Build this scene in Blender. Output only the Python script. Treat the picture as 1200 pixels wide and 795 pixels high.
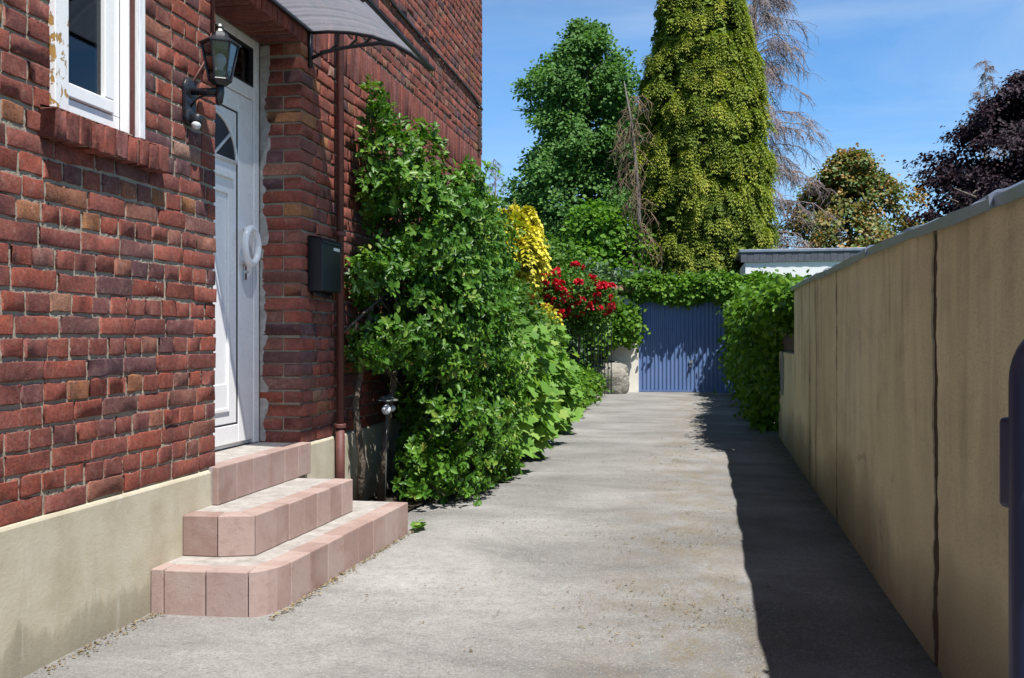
import bpy, bmesh, math, random
import numpy as np
from mathutils import Vector, Matrix
R = math.radians
rng = np.random.default_rng(7); random.seed(7)
SC = bpy.context.scene
COL = SC.collection
for o in list(bpy.data.objects): bpy.data.objects.remove(o)

# ---------------------------------------------------------------- camera
cam = bpy.data.objects.new('camera', bpy.data.cameras.new('camera')); COL.objects.link(cam)
cam.location = (0, 0, 1.2); cam.rotation_euler = (R(90), 0, R(10.56))
cam.data.sensor_width = 36; cam.data.lens = 33.0; cam.data.clip_start = .05; cam.data.clip_end = 900
SC.camera = cam
# ---------------------------------------------------------------- light
SUN = Vector((.355, -.38, 1)).normalized()
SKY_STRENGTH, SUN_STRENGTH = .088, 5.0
sl = bpy.data.lights.new('sun', 'SUN'); sl.energy = SUN_STRENGTH; sl.angle = R(.53); sl.color = (1, .965, .91)
so = bpy.data.objects.new('sun', sl); COL.objects.link(so); so.location = (6, -6, 20)
so.rotation_euler = SUN.to_track_quat('Z', 'Y').to_euler()
world = bpy.data.worlds.new('World'); SC.world = world; world.use_nodes = True
SC.view_settings.view_transform = 'Standard'; SC.view_settings.look = 'None'
SC.view_settings.exposure = 0.63; SC.view_settings.gamma = 1; SC.view_settings.use_curve_mapping = False
SC.cycles.max_bounces = 8; SC.cycles.transparent_max_bounces = 12; SC.cycles.caustics_reflective = False; SC.cycles.caustics_refractive = False

# ---------------------------------------------------------------- node helper
class NT:
    def __init__(s, nt): s.nt = nt; nt.nodes.clear()
    def n(s, t, **k):
        nd = s.nt.nodes.new(t)
        ins = k.pop('i', {})
        for a, v in k.items(): setattr(nd, a, v)
        for a, v in ins.items(): s.set(nd.inputs[a], v)
        return nd
    def set(s, sock, v):
        if isinstance(v, bpy.types.NodeSocket): s.nt.links.new(v, sock)
        elif isinstance(v, tuple) and len(v) == 3 and sock.type == 'RGBA': sock.default_value = (*v, 1)
        else: sock.default_value = v
    def ramp(s, fac, stops, interp='LINEAR'):
        r = s.n('ShaderNodeValToRGB'); r.color_ramp.interpolation = interp
        e = r.color_ramp.elements
        while len(e) < len(stops): e.new(.5)
        for el, (p, c) in zip(e, stops):
            el.position = p; el.color = (*c, 1) if isinstance(c, tuple) else (c, c, c, 1)
        s.set(r.inputs[0], fac); return r.outputs[0]
    def coord(s, kind='Object', scale=(1, 1, 1), rot=(0, 0, 0)):
        tc = s.n('ShaderNodeTexCoord'); m = s.n('ShaderNodeMapping')
        s.set(m.inputs[0], tc.outputs[kind]); m.inputs['Scale'].default_value = scale; m.inputs['Rotation'].default_value = rot
        return m.outputs[0]
    def noise(s, vec, scale, detail=4, rough=.55, dist=0):
        n = s.n('ShaderNodeTexNoise'); s.set(n.inputs['Vector'], vec)
        n.inputs['Scale'].default_value = scale; n.inputs['Detail'].default_value = detail
        n.inputs['Roughness'].default_value = rough; n.inputs['Distortion'].default_value = dist
        return n.outputs['Fac']
    def mix(s, fac, a, b, bl='MIX'):
        m = s.n('ShaderNodeMix', data_type='RGBA', blend_type=bl)
        s.set(m.inputs[0], fac); s.set(m.inputs[6], a); s.set(m.inputs[7], b); return m.outputs[2]
    def math(s, op, a, b=0.0, clamp=False):
        m = s.n('ShaderNodeMath', operation=op, use_clamp=clamp); s.set(m.inputs[0], a); s.set(m.inputs[1], b); return m.outputs[0]
    def attr(s, name): return s.n('ShaderNodeAttribute', attribute_name=name).outputs['Fac']
    def bump(s, h, dist=.01, strength=1.0):
        b = s.n('ShaderNodeBump'); s.set(b.inputs['Height'], h); b.inputs['Distance'].default_value = dist; b.inputs['Strength'].default_value = strength
        return b.outputs[0]
    def out(s, sh): o = s.n('ShaderNodeOutputMaterial'); s.set(o.inputs[0], sh)
    def pbr(s, col, rough=.8, metal=0.0, normal=None, spec=.5):
        p = s.n('ShaderNodeBsdfPrincipled'); s.set(p.inputs['Base Color'], col); s.set(p.inputs['Roughness'], rough)
        p.inputs['Metallic'].default_value = metal; p.inputs['Specular IOR Level'].default_value = spec
        if normal is not None: s.set(p.inputs['Normal'], normal)
        return p.outputs[0]
def new_mat(name):
    m = bpy.data.materials.new(name); m.use_nodes = True
    return m, NT(m.node_tree)

# sky with thin cirrus
w = NT(world.node_tree)
sky = w.n('ShaderNodeTexSky', sky_type='NISHITA', sun_disc=False)
sky.sun_elevation = math.asin(SUN.z); sky.sun_rotation = math.atan2(SUN.x, SUN.y)
sky.air_density = 1.0; sky.dust_density = .25; sky.ozone_density = 2.2
v1 = w.coord('Generated', (1.0, 1.0, 4.2), (0.10, .16, .2))
wisps = w.noise(v1, 2.1, 7, .6, .6)
v2 = w.coord('Generated', (1, 1, 2.2), (0, .1, .9))
broad = w.noise(v2, 1.5, 2, .5)
cl = w.math('MULTIPLY', w.ramp(wisps, [(.40, 0.0), (.74, 1.0)]), w.ramp(broad, [(.35, .10), (.65, 1.0)]))
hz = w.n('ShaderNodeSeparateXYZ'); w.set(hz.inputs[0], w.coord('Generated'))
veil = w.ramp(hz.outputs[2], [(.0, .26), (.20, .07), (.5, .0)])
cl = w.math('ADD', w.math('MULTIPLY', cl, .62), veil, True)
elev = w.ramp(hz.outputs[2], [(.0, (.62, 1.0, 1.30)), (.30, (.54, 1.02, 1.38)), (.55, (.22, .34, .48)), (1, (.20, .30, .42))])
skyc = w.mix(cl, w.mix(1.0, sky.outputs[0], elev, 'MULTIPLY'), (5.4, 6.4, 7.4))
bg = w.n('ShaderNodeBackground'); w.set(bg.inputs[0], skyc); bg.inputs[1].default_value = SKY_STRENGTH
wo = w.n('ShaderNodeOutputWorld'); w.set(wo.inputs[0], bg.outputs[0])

# ---------------------------------------------------------------- object helpers
ORG = {}
def thing(name, label, cat, loc=(0, 0, 0), group=None):
    o = bpy.data.objects.new(name, None); COL.objects.link(o); o.empty_display_size = .2
    o.location = loc; ORG[o.name] = Vector(loc)
    o['label'] = label; o['category'] = cat
    if group: o['group'] = group
    return o
def root_of(p): return ORG[p.name] if p is not None else Vector((0, 0, 0))
def link(name, me, mat, parent=None, smooth=False, bevel=0, seg=2):
    if mat is not None: me.materials.append(mat)
    o = bpy.data.objects.new(name, me); COL.objects.link(o)
    if parent is not None:
        o.parent = parent; off = root_of(parent); ORG[o.name] = off
        if off.length: me.transform(Matrix.Translation(-off))
    else: ORG[o.name] = Vector((0, 0, 0))
    if smooth: me.polygons.foreach_set('use_smooth', [True] * len(me.polygons))
    if bevel:
        b = o.modifiers.new('bevel', 'BEVEL'); b.width = bevel; b.segments = seg; b.limit_method = 'ANGLE'; b.angle_limit = R(40)
    return o
def top(o, label, cat, group=None, base=None):
    """turn a lone mesh into a top-level thing, origin at its base"""
    o['label'] = label; o['category'] = cat
    if group: o['group'] = group
    if base is not None:
        o.data.transform(Matrix.Translation(-Vector(base))); o.location = base; ORG[o.name] = Vector(base)
    return o
def struct(o, kind='structure'): o['kind'] = kind; return o

class MB:
    """collects python geometry for ONE mesh object"""
    def __init__(s): s.v = []; s.f = []; s.rn = []
    def add(s, v, f, r=0.5):
        k = len(s.v); s.v += [tuple(p) for p in v]; s.f += [tuple(i + k for i in q) for q in f]; s.rn += [r] * len(f)
    def box(s, a, b, r=.5):
        (x0, y0, z0), (x1, y1, z1) = a, b
        x0, x1 = min(x0, x1), max(x0, x1); y0, y1 = min(y0, y1), max(y0, y1); z0, z1 = min(z0, z1), max(z0, z1)
        s.add([(x0,y0,z0),(x1,y0,z0),(x1,y1,z0),(x0,y1,z0),(x0,y0,z1),(x1,y0,z1),(x1,y1,z1),(x0,y1,z1)],
              [(3,2,1,0),(4,5,6,7),(0,1,5,4),(1,2,6,5),(2,3,7,6),(3,0,4,7)], r)
    def prism(s, poly, axis, a, b, r=.5):
        """2-D polygon extruded along axis 0/1/2 from a to b"""
        n = len(poly)
        def P(u, v, t): return {0: (t, u, v), 1: (u, t, v), 2: (u, v, t)}[axis]
        vs = [P(u, v, a) for u, v in poly] + [P(u, v, b) for u, v in poly]
        fs = [tuple(range(n))[::-1], tuple(range(n, 2 * n))] + [(i, (i + 1) % n, n + (i + 1) % n, n + i) for i in range(n)]
        s.add(vs, fs, r)
    def tube(s, pts, rad, n=8, cap=True, r=.5):
        pts = [Vector(p) for p in pts]
        if not hasattr(rad, '__len__'): rad = [rad] * len(pts)
        vs, fs = [], []; ref = None
        for i, p in enumerate(pts):
            d = (pts[min(i + 1, len(pts) - 1)] - pts[max(i - 1, 0)])
            d = d.normalized() if d.length > 1e-9 else Vector((0, 0, 1))
            if ref is None: ref = Vector((0, 0, 1)) if abs(d.z) < .9 else Vector((1, 0, 0))
            u = d.cross(ref); u = u.normalized() if u.length > 1e-6 else d.orthogonal().normalized(); vv = d.cross(u)
            ref = (u.cross(d)).normalized()
            for k in range(n):
                a = 2 * math.pi * k / n
                vs.append(p + (u * math.cos(a) + vv * math.sin(a)) * rad[i])
        for i in range(len(pts) - 1):
            for k in range(n):
                fs.append((i*n+k, i*n+(k+1)%n, (i+1)*n+(k+1)%n, (i+1)*n+k))
        if cap: fs += [tuple(range(n))[::-1], tuple(range((len(pts)-1)*n, len(pts)*n))]
        s.add(vs, fs, r)
    def lathe(s, prof, c, axis=(0, 0, 1), n=24, r=.5, phase=0.0):
        """profile (radius, height) about axis through c"""
        ax = Vector(axis).normalized(); u = ax.orthogonal().normalized(); v = ax.cross(u); c = Vector(c)
        if abs(ax.z) > .99: u, v = Vector((1, 0, 0)), Vector((0, 1, 0)) * (1 if ax.z > 0 else -1)
        vs, fs = [], []
        for (rr, h) in prof:
            for k in range(n):
                a = 2 * math.pi * k / n + phase; vs.append(c + ax * h + (u * math.cos(a) + v * math.sin(a)) * rr)
        for i in range(len(prof) - 1):
            for k in range(n): fs.append((i*n+k, i*n+(k+1)%n, (i+1)*n+(k+1)%n, (i+1)*n+k))
        if prof[0][0] > 1e-4: fs.append(tuple(range(n))[::-1])
        if prof[-1][0] > 1e-4: fs.append(tuple(range((len(prof)-1)*n, len(prof)*n)))
        s.add(vs, fs, r)
    def mesh(s, name):
        me = bpy.data.meshes.new(name); me.from_pydata(s.v, [], s.f); me.update()
        a = me.attributes.new('rnd', 'FLOAT', 'FACE'); a.data.foreach_set('value', np.array(s.rn, dtype=np.float32))
        return me
    def build(s, name, mat, parent=None, **k): return link(name, s.mesh(name), mat, parent, **k)

def mesh_np(name, V, F, rnd=None):
    """V (N,3), F (M,4) quads, rnd per face"""
    me = bpy.data.meshes.new(name); n, m = len(V), len(F); k = F.shape[1]
    me.vertices.add(n); me.vertices.foreach_set('co', np.ascontiguousarray(V, dtype=np.float32).ravel())
    me.loops.add(m * k); me.loops.foreach_set('vertex_index', np.ascontiguousarray(F, dtype=np.int32).ravel())
    me.polygons.add(m); me.polygons.foreach_set('loop_start', np.arange(0, m * k, k, dtype=np.int32))
    me.update(calc_edges=True)
    if rnd is not None:
        a = me.attributes.new('rnd', 'FLOAT', 'FACE'); a.data.foreach_set('value', np.ascontiguousarray(rnd, dtype=np.float32))
    return me
def nrm(a): return a / np.maximum(np.linalg.norm(a, axis=-1, keepdims=True), 1e-9)
def rand_dir(n): return nrm(rng.normal(size=(n, 3)))

# leaf templates: (verts (u along, v across, w up), quads)
T_LEAF = (np.array([(0,0,0),(.3,.42,.10),(.72,.36,.06),(1,0,-.10),(.72,-.36,.06),(.3,-.42,.10)]), np.array([(0,3,2,1),(0,5,4,3)]))
T_DIA = (np.array([(0,0,0),(.5,.5,.05),(1,0,-.05),(.5,-.5,.05)]), np.array([(0,3,2,1)]))
_ang = np.linspace(0, 2*np.pi, 15)[:-1]
_rad = np.array([1.0,.62,.95,.6,.9,.55,.70,.22,.70,.55,.9,.6,.95,.62])
T_LOBE = (np.vstack([[(0,0,.0)], np.stack([.35+np.cos(_ang)*_rad*.62, np.sin(_ang)*_rad*.62, .12*_rad-.10*np.abs(np.cos(_ang))], 1)]),
          np.array([(0, 1+i, 1+i+1, 1+(i+2) % 14) for i in range(0, 14, 2)]))
T_LOBE[0][0] = (.16, 0, -.03)
def leaves(P, U, Nn, size, tmpl=T_LEAF, width=1.0, rnd=None):
    """P,U,Nn (N,3) base point, direction, normal"""
    tv, tf = tmpl; n = len(P)
    u = nrm(U); nn = Nn - (Nn * u).sum(1, keepdims=True) * u; nn = nrm(nn); v = np.cross(nn, u)
    s = np.broadcast_to(np.asarray(size, dtype=float).reshape(-1, 1), (n, 1))
    V = P[:, None, :] + s[:, :, None] * (tv[None, :, 0:1] * u[:, None, :] + width * tv[None, :, 1:2] * v[:, None, :] + tv[None, :, 2:3] * nn[:, None, :])
    F = tf[None] + (np.arange(n) * len(tv))[:, None, None]
    if rnd is None: rnd = rng.random(n)
    return V.reshape(-1, 3), F.reshape(-1, tf.shape[1]), np.repeat(rnd, len(tf))
def leaf_mesh(name, *parts):
    Vs, Fs, Rs, k = [], [], [], 0
    for V, F, r in parts: Vs.append(V); Fs.append(F + k); Rs.append(r); k += len(V)
    return mesh_np(name, np.vstack(Vs), np.vstack(Fs), np.concatenate(Rs))

# ---------------------------------------------------------------- materials
def plain(name, col, rough=.6, metal=0., var=.12, scale=30, bump=0., spec=.5, bscale=None):
    m, t = new_mat(name); c = t.coord('Object')
    n = t.noise(c, scale, 5); n2 = t.noise(c, scale * .13, 3)
    k = t.math('ADD', t.math('MULTIPLY', n, .6), t.math('MULTIPLY', n2, .4))
    cc = t.ramp(k, [(.3, tuple(x * (1 - var) for x in col)), (.7, tuple(min(1, x * (1 + var)) for x in col))])
    nb = t.bump(t.noise(c, bscale or scale * 3, 4), bump) if bump else None
    t.out(t.pbr(cc, t.ramp(n, [(.3, max(0, rough - .06)), (.7, min(1, rough + .06))]), metal, nb, spec)); return m
def leaf_mat(name, stops, rough=.5, trans=.3, spec=.5, tint=(1.25, 1.35, .55)):
    m, t = new_mat(name)
    c = t.ramp(t.attr('rnd'), stops)
    big = t.noise(t.coord('Object'), .9, 3)
    c = t.mix(1.0, c, t.ramp(big, [(.3, (.78, .80, .78)), (.7, (1.18, 1.14, 1.1))]), 'MULTIPLY')
    p = t.pbr(c, rough, 0, None, spec)
    tr = t.n('ShaderNodeBsdfTranslucent'); t.set(tr.inputs[0], t.mix(1.0, c, tint, 'MULTIPLY'))
    mx = t.n('ShaderNodeMixShader'); mx.inputs[0].default_value = trans; t.set(mx.inputs[1], p); t.set(mx.inputs[2], tr.outputs[0])
    t.out(mx.outputs[0]); return m

BRICK_STOPS = [(0, (.27, .068, .045)), (.16, (.36, .088, .052)), (.30, (.23, .070, .055)), (.44, (.34, .095, .062)),
               (.58, (.25, .080, .060)), (.70, (.12, .060, .070)), (.80, (.33, .13, .085)), (.90, (.36, .15, .055)), (.97, (.36, .20, .15))]
def brick_material(name, dark=1.0):
    m, t = new_mat(name); c = t.coord('Object')
    r = t.attr('rnd')
    base = t.ramp(r, [(p, tuple(x * dark for x in cc)) for p, cc in BRICK_STOPS])
    n1 = t.noise(c, 22, 6, .65); n2 = t.noise(c, 130, 4, .6); n3 = t.noise(c, 7, 3)
    base = t.mix(t.ramp(n1, [(.50, 0.0), (.78, .40)]), base, (.33, .22, .175))     # pale bloom
    base = t.mix(t.ramp(n3, [(.48, 0.0), (.72, .65)]), base, (.10, .036, .034))     # burnt patches
    base = t.mix(t.ramp(n2, [(.30, .85), (.45, 0.0)]), base, (.06, .026, .022))     # pits
    n5 = t.noise(c, 55, 5, .75)
    base = t.mix(1.0, base, t.ramp(n5, [(.30, (.58, .56, .58)), (.5, (1.0, 1.0, 1.0)), (.70, (1.30, 1.34, 1.38))]), 'MULTIPLY')
    nb = t.bump(t.math('ADD', t.math('MULTIPLY', n2, .6), n1), .0028)
    t.out(t.pbr(base, .86, 0, nb, .3)); return m
M = {}
M['brick'] = brick_material('brick', .72)
def mortar_mat(name, col=(.42, .36, .275)):
    m, t = new_mat(name); c = t.coord('Object')
    n = t.noise(c, 160, 5, .7); n2 = t.noise(c, 9, 4)
    cc = t.ramp(n, [(.3, tuple(x * .62 for x in col)), (.62, col), (.8, tuple(x * 1.2 for x in col))])
    cc = t.mix(t.ramp(n2, [(.45, 0.0), (.7, .6)]), cc, (.27, .22, .18))
    t.out(t.pbr(cc, .95, 0, t.bump(n, .003), .2)); return m
M['mortar'] = mortar_mat('mortar')
m, t = new_mat('brick_pattern'); c = t.coord('Object')
bt = t.n('ShaderNodeTexBrick'); 
t.set(bt.inputs['Vector'], t.coord('Object', (1, 1, 1), (R(90), 0, 0)))
t.set(bt.inputs['Color1'], (.33, .08, .055)); t.set(bt.inputs['Color2'], (.2, .06, .05)); t.set(bt.inputs['Mortar'], (.36, .31, .25))
bt.inputs['Scale'].default_value = 1; bt.inputs['Brick Width'].default_value = .25; bt.inputs['Row Height'].default_value = .0826; bt.inputs['Mortar Size'].default_value = .006
t.out(t.pbr(bt.outputs[0], .9)); M['brick_pattern'] = m

m, t = new_mat('plinth_render'); c = t.coord('Object')
n = t.noise(c, 5, 5, .6); n2 = t.noise(c, 60, 5, .7); n3 = t.noise(t.coord('Object', (1, 1, .25)), 7, 4, .6, .5); n4 = t.noise(c, 300, 2)
cc = t.ramp(n, [(.3, (.40, .355, .26)), (.5, (.475, .435, .33)), (.72, (.53, .495, .40))])
cc = t.mix(t.ramp(n3, [(.52, 0.0), (.72, .55)]), cc, (.40, .36, .27))
cc = t.mix(t.ramp(n2, [(.24, .8), (.34, 0.0)]), cc, (.25, .22, .17))
gz_ = t.n('ShaderNodeSeparateXYZ'); t.set(gz_.inputs[0], c)
cc = t.mix(t.ramp(t.math('SUBTRACT', t.math('MULTIPLY', n3, .32), gz_.outputs[2]), [(.0, 0.0), (.04, .45), (.16, .7)]), cc, (.235, .21, .16))
cc = t.mix(t.ramp(t.noise(t.coord('Object', (1, 1, .3)), 10, 5, .7, .5), [(.60, 0.0), (.72, .5)]), cc, (.56, .545, .49))
cc = t.mix(t.ramp(n4, [(.62, 0.0), (.72, .35)]), cc, (.62, .59, .52))
t.out(t.pbr(cc, .93, 0, t.bump(t.math('ADD', n2, t.math('MULTIPLY', n4, .6)), .0016), .2)); M['plinth'] = m

m, t = new_mat('aged_asphalt'); c = t.coord('Object')
tr = t.noise(t.coord('Object', (.8, 1.25, 1), (0, 0, R(6))), 1.1, 6, .62, .5); gr = t.noise(c, 125, 3, .8); md = t.noise(c, 14, 6, .72); fine = t.noise(c, 48, 6, .8)
cc = t.ramp(tr, [(.32, (.155, .150, .142)), (.5, (.245, .238, .227)), (.68, (.345, .337, .322))])
gq = t.n('ShaderNodeSeparateXYZ'); t.set(gq.inputs[0], c)
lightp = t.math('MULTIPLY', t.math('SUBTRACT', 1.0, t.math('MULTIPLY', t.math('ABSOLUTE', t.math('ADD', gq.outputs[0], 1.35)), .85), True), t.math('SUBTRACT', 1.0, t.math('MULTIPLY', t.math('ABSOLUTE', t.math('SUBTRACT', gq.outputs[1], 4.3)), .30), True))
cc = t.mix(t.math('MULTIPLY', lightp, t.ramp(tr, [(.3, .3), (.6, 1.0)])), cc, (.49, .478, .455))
crk = t.math('ABSOLUTE', t.math('SUBTRACT', t.noise(t.coord('Object', (.45, 1.0, 1)), .8, 5, .6, .5), .5))
cc = t.mix(t.ramp(crk, [(.0, .22), (.0015, .16), (.003, 0.0)]), cc, (.15, .145, .135))
cc = t.mix(t.ramp(md, [(.35, .40), (.55, 0.0)]), cc, (.20, .197, .19))
cc = t.mix(t.ramp(gr, [(.30, .85), (.44, 0.0)]), cc, (.09, .087, .083))
cc = t.mix(t.ramp(gr, [(.57, 0.0), (.68, .85)]), cc, (.52, .51, .50))
cc = t.mix(t.ramp(fine, [(.34, .6), (.46, 0.0)]), cc, (.15, .146, .14))
cc = t.mix(t.ramp(fine, [(.56, 0.0), (.68, .6)]), cc, (.46, .45, .435))
gp = t.n('ShaderNodeSeparateXYZ'); t.set(gp.inputs[0], c)
# dry moss and crumbs: patches along the right hand wheel line
mx_ = t.ramp(t.math('MULTIPLY_ADD', gp.outputs[0], 1.0, True), [(0, 0.0)])
band = t.math('SUBTRACT', 1.0, t.math('MULTIPLY', t.math('ABSOLUTE', t.math('SUBTRACT', gp.outputs[0], .05)), 1.5), True)
patch = t.ramp(t.noise(t.coord('Object', (1, .8, 1)), 3.6, 6, .7, .4), [(.45, 0.0), (.58, 1.0)])
pk = t.math('MULTIPLY', t.math('MULTIPLY', band, patch), t.ramp(fine, [(.42, .0), (.60, .95)]))
cc = t.mix(pk, cc, (.21, .165, .095))
moss = t.math('MULTIPLY', t.math('SUBTRACT', t.math('MULTIPLY', gp.outputs[0], 3.2), 2.2, True), t.ramp(md, [(.35, .2), (.6, 1.0)]))
cc = t.mix(moss, cc, (.10, .095, .05))
nb = t.bump(t.math('ADD', t.math('ADD', gr, t.math('MULTIPLY', fine, 1.4)), md), .007)
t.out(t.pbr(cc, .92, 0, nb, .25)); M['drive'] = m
M['soil'] = plain('soil', (.045, .034, .024), .95, var=.5, scale=18, bump=.03)
M['grass'] = plain('grass_ground', (.06, .09, .03), .95, var=.4, scale=3)

m, t = new_mat('sandstone'); c = t.coord('Object')
r = t.attr('rnd'); n = t.noise(c, 26, 6, .65); n2 = t.noise(c, 200, 3, .7); n3 = t.noise(c, 5, 3)
cc = t.ramp(r, [(0, (.27, .180, .155)), (.35, (.345, .245, .215)), (.7, (.385, .285, .255)), (1, (.30, .215, .20))])
cc = t.mix(t.ramp(n, [(.5, 0.0), (.75, .6)]), cc, (.24, .145, .12))
cc = t.mix(t.ramp(n3, [(.45, 0.0), (.7, .5)]), cc, (.42, .345, .315))
cc = t.mix(t.ramp(n2, [(.28, .5), (.40, 0.0)]), cc, (.15, .09, .075))
t.out(t.pbr(cc, .9, 0, t.bump(t.math('ADD', n2, n), .0018), .25)); M['sandstone'] = m
m, t = new_mat('tread_cement'); c = t.coord('Object')
n = t.noise(c, 14, 6, .7); n2 = t.noise(c, 150, 4, .7)
cc = t.ramp(n, [(.3, (.28, .25, .23)), (.5, (.38, .355, .33)), (.7, (.47, .45, .425))])
cc = t.mix(t.ramp(n2, [(.3, .6), (.45, 0.0)]), cc, (.32, .28, .25))
t.out(t.pbr(cc, .95, 0, t.bump(n2, .005), .2)); M['cement'] = m

m, t = new_mat('wall_render'); c = t.coord('Object')
st = t.noise(t.coord('Object', (1, .30, .22)), 3.0, 6, .62, .9); n = t.noise(t.coord('Object', (1, .40, 1)), 2.4, 6, .65, .6); n2 = t.noise(c, 90, 4, .75); st2 = t.noise(t.coord('Object', (1, .45, .06)), 13, 4, .6, .4)
cc = t.ramp(st, [(.32, (.58, .495, .31)), (.50, (.69, .60, .39)), (.68, (.74, .66, .46))])
cc = t.mix(t.ramp(n, [(.50, 0.0), (.74, .65)]), cc, (.50, .425, .275))
gp = t.n('ShaderNodeSeparateXYZ'); t.set(gp.inputs[0], c)
# run-off stains below the coping
drip = t.math('MULTIPLY', t.ramp(gp.outputs[2], [(.0, 0.0), (.35, .08), (1, 1)]), t.ramp(st2, [(.46, 0.0), (.66, .60)]))
drip = t.math('MULTIPLY', drip, t.ramp(n, [(.35, .15), (.6, 1.0)])); cc = t.mix(drip, cc, (.27, .225, .14))
# damp, dirty foot of the wall with a ragged upper edge
foot = t.math('SUBTRACT', t.math('MULTIPLY', t.noise(t.coord('Object', (1, .40, .25)), 1.5, 4, .5, .3), 1.7), .38)
damp = t.ramp(t.math('SUBTRACT', foot, gp.outputs[2]), [(.0, 0.0), (.10, .35), (.28, .68), (.5, .88)])
cc = t.mix(damp, cc, t.ramp(n2, [(.3, (.13, .105, .065)), (.7, (.30, .25, .16))]))
for yj, wj in ((3.70, .10), (6.50, .14), (8.22, .16)):         # rust and dirt that has run out of the joints
    dj = t.math('ABSOLUTE', t.math('SUBTRACT', gp.outputs[1], yj))
    kj = t.math('MULTIPLY', t.math('SUBTRACT', 1.0, t.math('DIVIDE', dj, wj), True), t.ramp(t.noise(t.coord('Object', (1, 3, .45)), 5, 5, .7, .4), [(.36, 0.0), (.58, 1.0)]))
    cc = t.mix(kj, cc, (.15, .085, .04))
chip = t.ramp(t.noise(t.coord('Object', (1, .5, .6)), 4.5, 6, .75, .8), [(.64, 0.0), (.67, .65)])
cc = t.mix(t.math('MULTIPLY', chip, t.ramp(gp.outputs[2], [(.0, 1.0), (.55, .6), (1.0, .1)])), cc, (.27, .21, .13))
grain = t.noise(t.coord('Object', (1, .3, 1)), 150, 3, .8); cc = t.mix(t.ramp(grain, [(.3, .45), (.5, 0.0)]), cc, (.33, .27, .165))
t.out(t.pbr(cc, .92, 0, t.bump(t.math('ADD', t.math('MULTIPLY', n2, .6), n), .008), .2)); M['render'] = m
M['joint'] = plain('joint_gap', (.060, .028, .013), .95, var=.5, scale=40)
M['zinc'] = plain('zinc', (.30, .32, .38), .38, .55, var=.22, scale=6, bump=.002)
M['white_pvc'] = plain('white_pvc', (.80, .80, .80), .28, var=.02, scale=8)
M['black_gap'] = plain('black_gasket', (.015, .015, .017), .6)
M['black_metal'] = plain('black_metal', (.014, .015, .020), .38, var=.2, scale=60, bump=.0006)
M['black_box'] = plain('black_sheet', (.006, .006, .009), .42, var=.25, scale=20)
M['rust_red'] = plain('brown_paint', (.105, .034, .028), .6, var=.28, scale=20, bump=.001)
M['chrome'] = plain('steel', (.6, .6, .6), .25, 1.0)
M['lens'] = plain('lens_plastic', (.62, .63, .64), .18, var=.05)
M['grey_metal'] = plain('grey_metal', (.17, .18, .17), .5, .3)
M['blue_gate'] = plain('blue_gate_paint', (.008, .012, .055), .45, var=.15, scale=20)
M['stone'] = plain('boulder_stone', (.26, .245, .21), .95, var=.45, scale=7, bump=.03)
M['cream'] = plain('cream_render', (.78, .74, .66), .92, var=.08, scale=4, bump=.004)
M['white_wall'] = plain('white_render', (.80, .80, .80), .9, var=.03, scale=3)
M['slate'] = plain('slate', (.085, .09, .11), .6, var=.3, scale=12)
M['iron'] = plain('wrought_iron', (.012, .013, .014), .5)
M['bark'] = plain('bark', (.11, .085, .06), .95, var=.4, scale=9, bump=.02)
M['bark_grey'] = plain('bark_grey', (.15, .13, .115), .95, var=.35, scale=9, bump=.02)
M['twig_mauve'] = plain('bare_twig', (.235, .185, .18), .9, var=.3, scale=2)
M['twig_brown'] = plain('dead_twig', (.20, .135, .085), .95, var=.45, scale=2)
M['tile'] = plain('roof_tile', (.20, .115, .075), .9, var=.4, scale=14, bump=.01)
M['curtain'] = plain('curtain', (.35, .35, .36), .9)
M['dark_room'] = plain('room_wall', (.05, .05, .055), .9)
M['brown_wood'] = plain('brown_board', (.055, .032, .022), .85, var=.35, scale=8)
m, t = new_mat('garage_blue'); c = t.coord('Object')
n = t.noise(t.coord('Object', (1, 1, .12)), 8, 4); n2 = t.noise(c, 2.5, 4)
cc = t.ramp(n, [(.3, (.092, .155, .33)), (.7, (.115, .19, .38))]); cc = t.mix(t.ramp(n2, [(.45, 0.0), (.75, .35)]), cc, (.17, .24, .41))
t.out(t.pbr(cc, .5, 0, None, .5)); M['garage_blue'] = m
m, t = new_mat('peeling_paint'); c = t.coord('Object')
n = t.noise(t.coord('Object', (1, 1.2, .75)), 19, 5, .6, .5)
gp = t.n('ShaderNodeSeparateXYZ'); t.set(gp.inputs[0], c)
edge = t.ramp(gp.outputs[1], [(.0, 1.0), (.5, 1.0), (1, 1.0)])
k = t.ramp(n, [(.57, 0.0), (.585, 1.0)])
k2 = t.ramp(n, [(.555, 0.0), (.57, 1.0)])
cc = t.mix(t.math('MULTIPLY', t.noise(c, 60, 3), .25), (.78, .78, .78), (.6, .6, .62))
cc = t.mix(k2, cc, (.50, .44, .34)); cc = t.mix(k, cc, (.42, .24, .07))
t.out(t.pbr(cc, .55, 0, t.bump(t.math('SUBTRACT', 1.0, k), .004))); M['peeling'] = m
m, t = new_mat('white_board'); c = t.coord('Object')
n = t.noise(t.coord('Object', (3, 3, .3)), 24, 5)
cc = t.ramp(n, [(.3, (.58, .60, .64)), (.55, (.78, .79, .80))]); t.out(t.pbr(cc, .5, 0, t.bump(n, .002))); M['white_board'] = m
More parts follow.
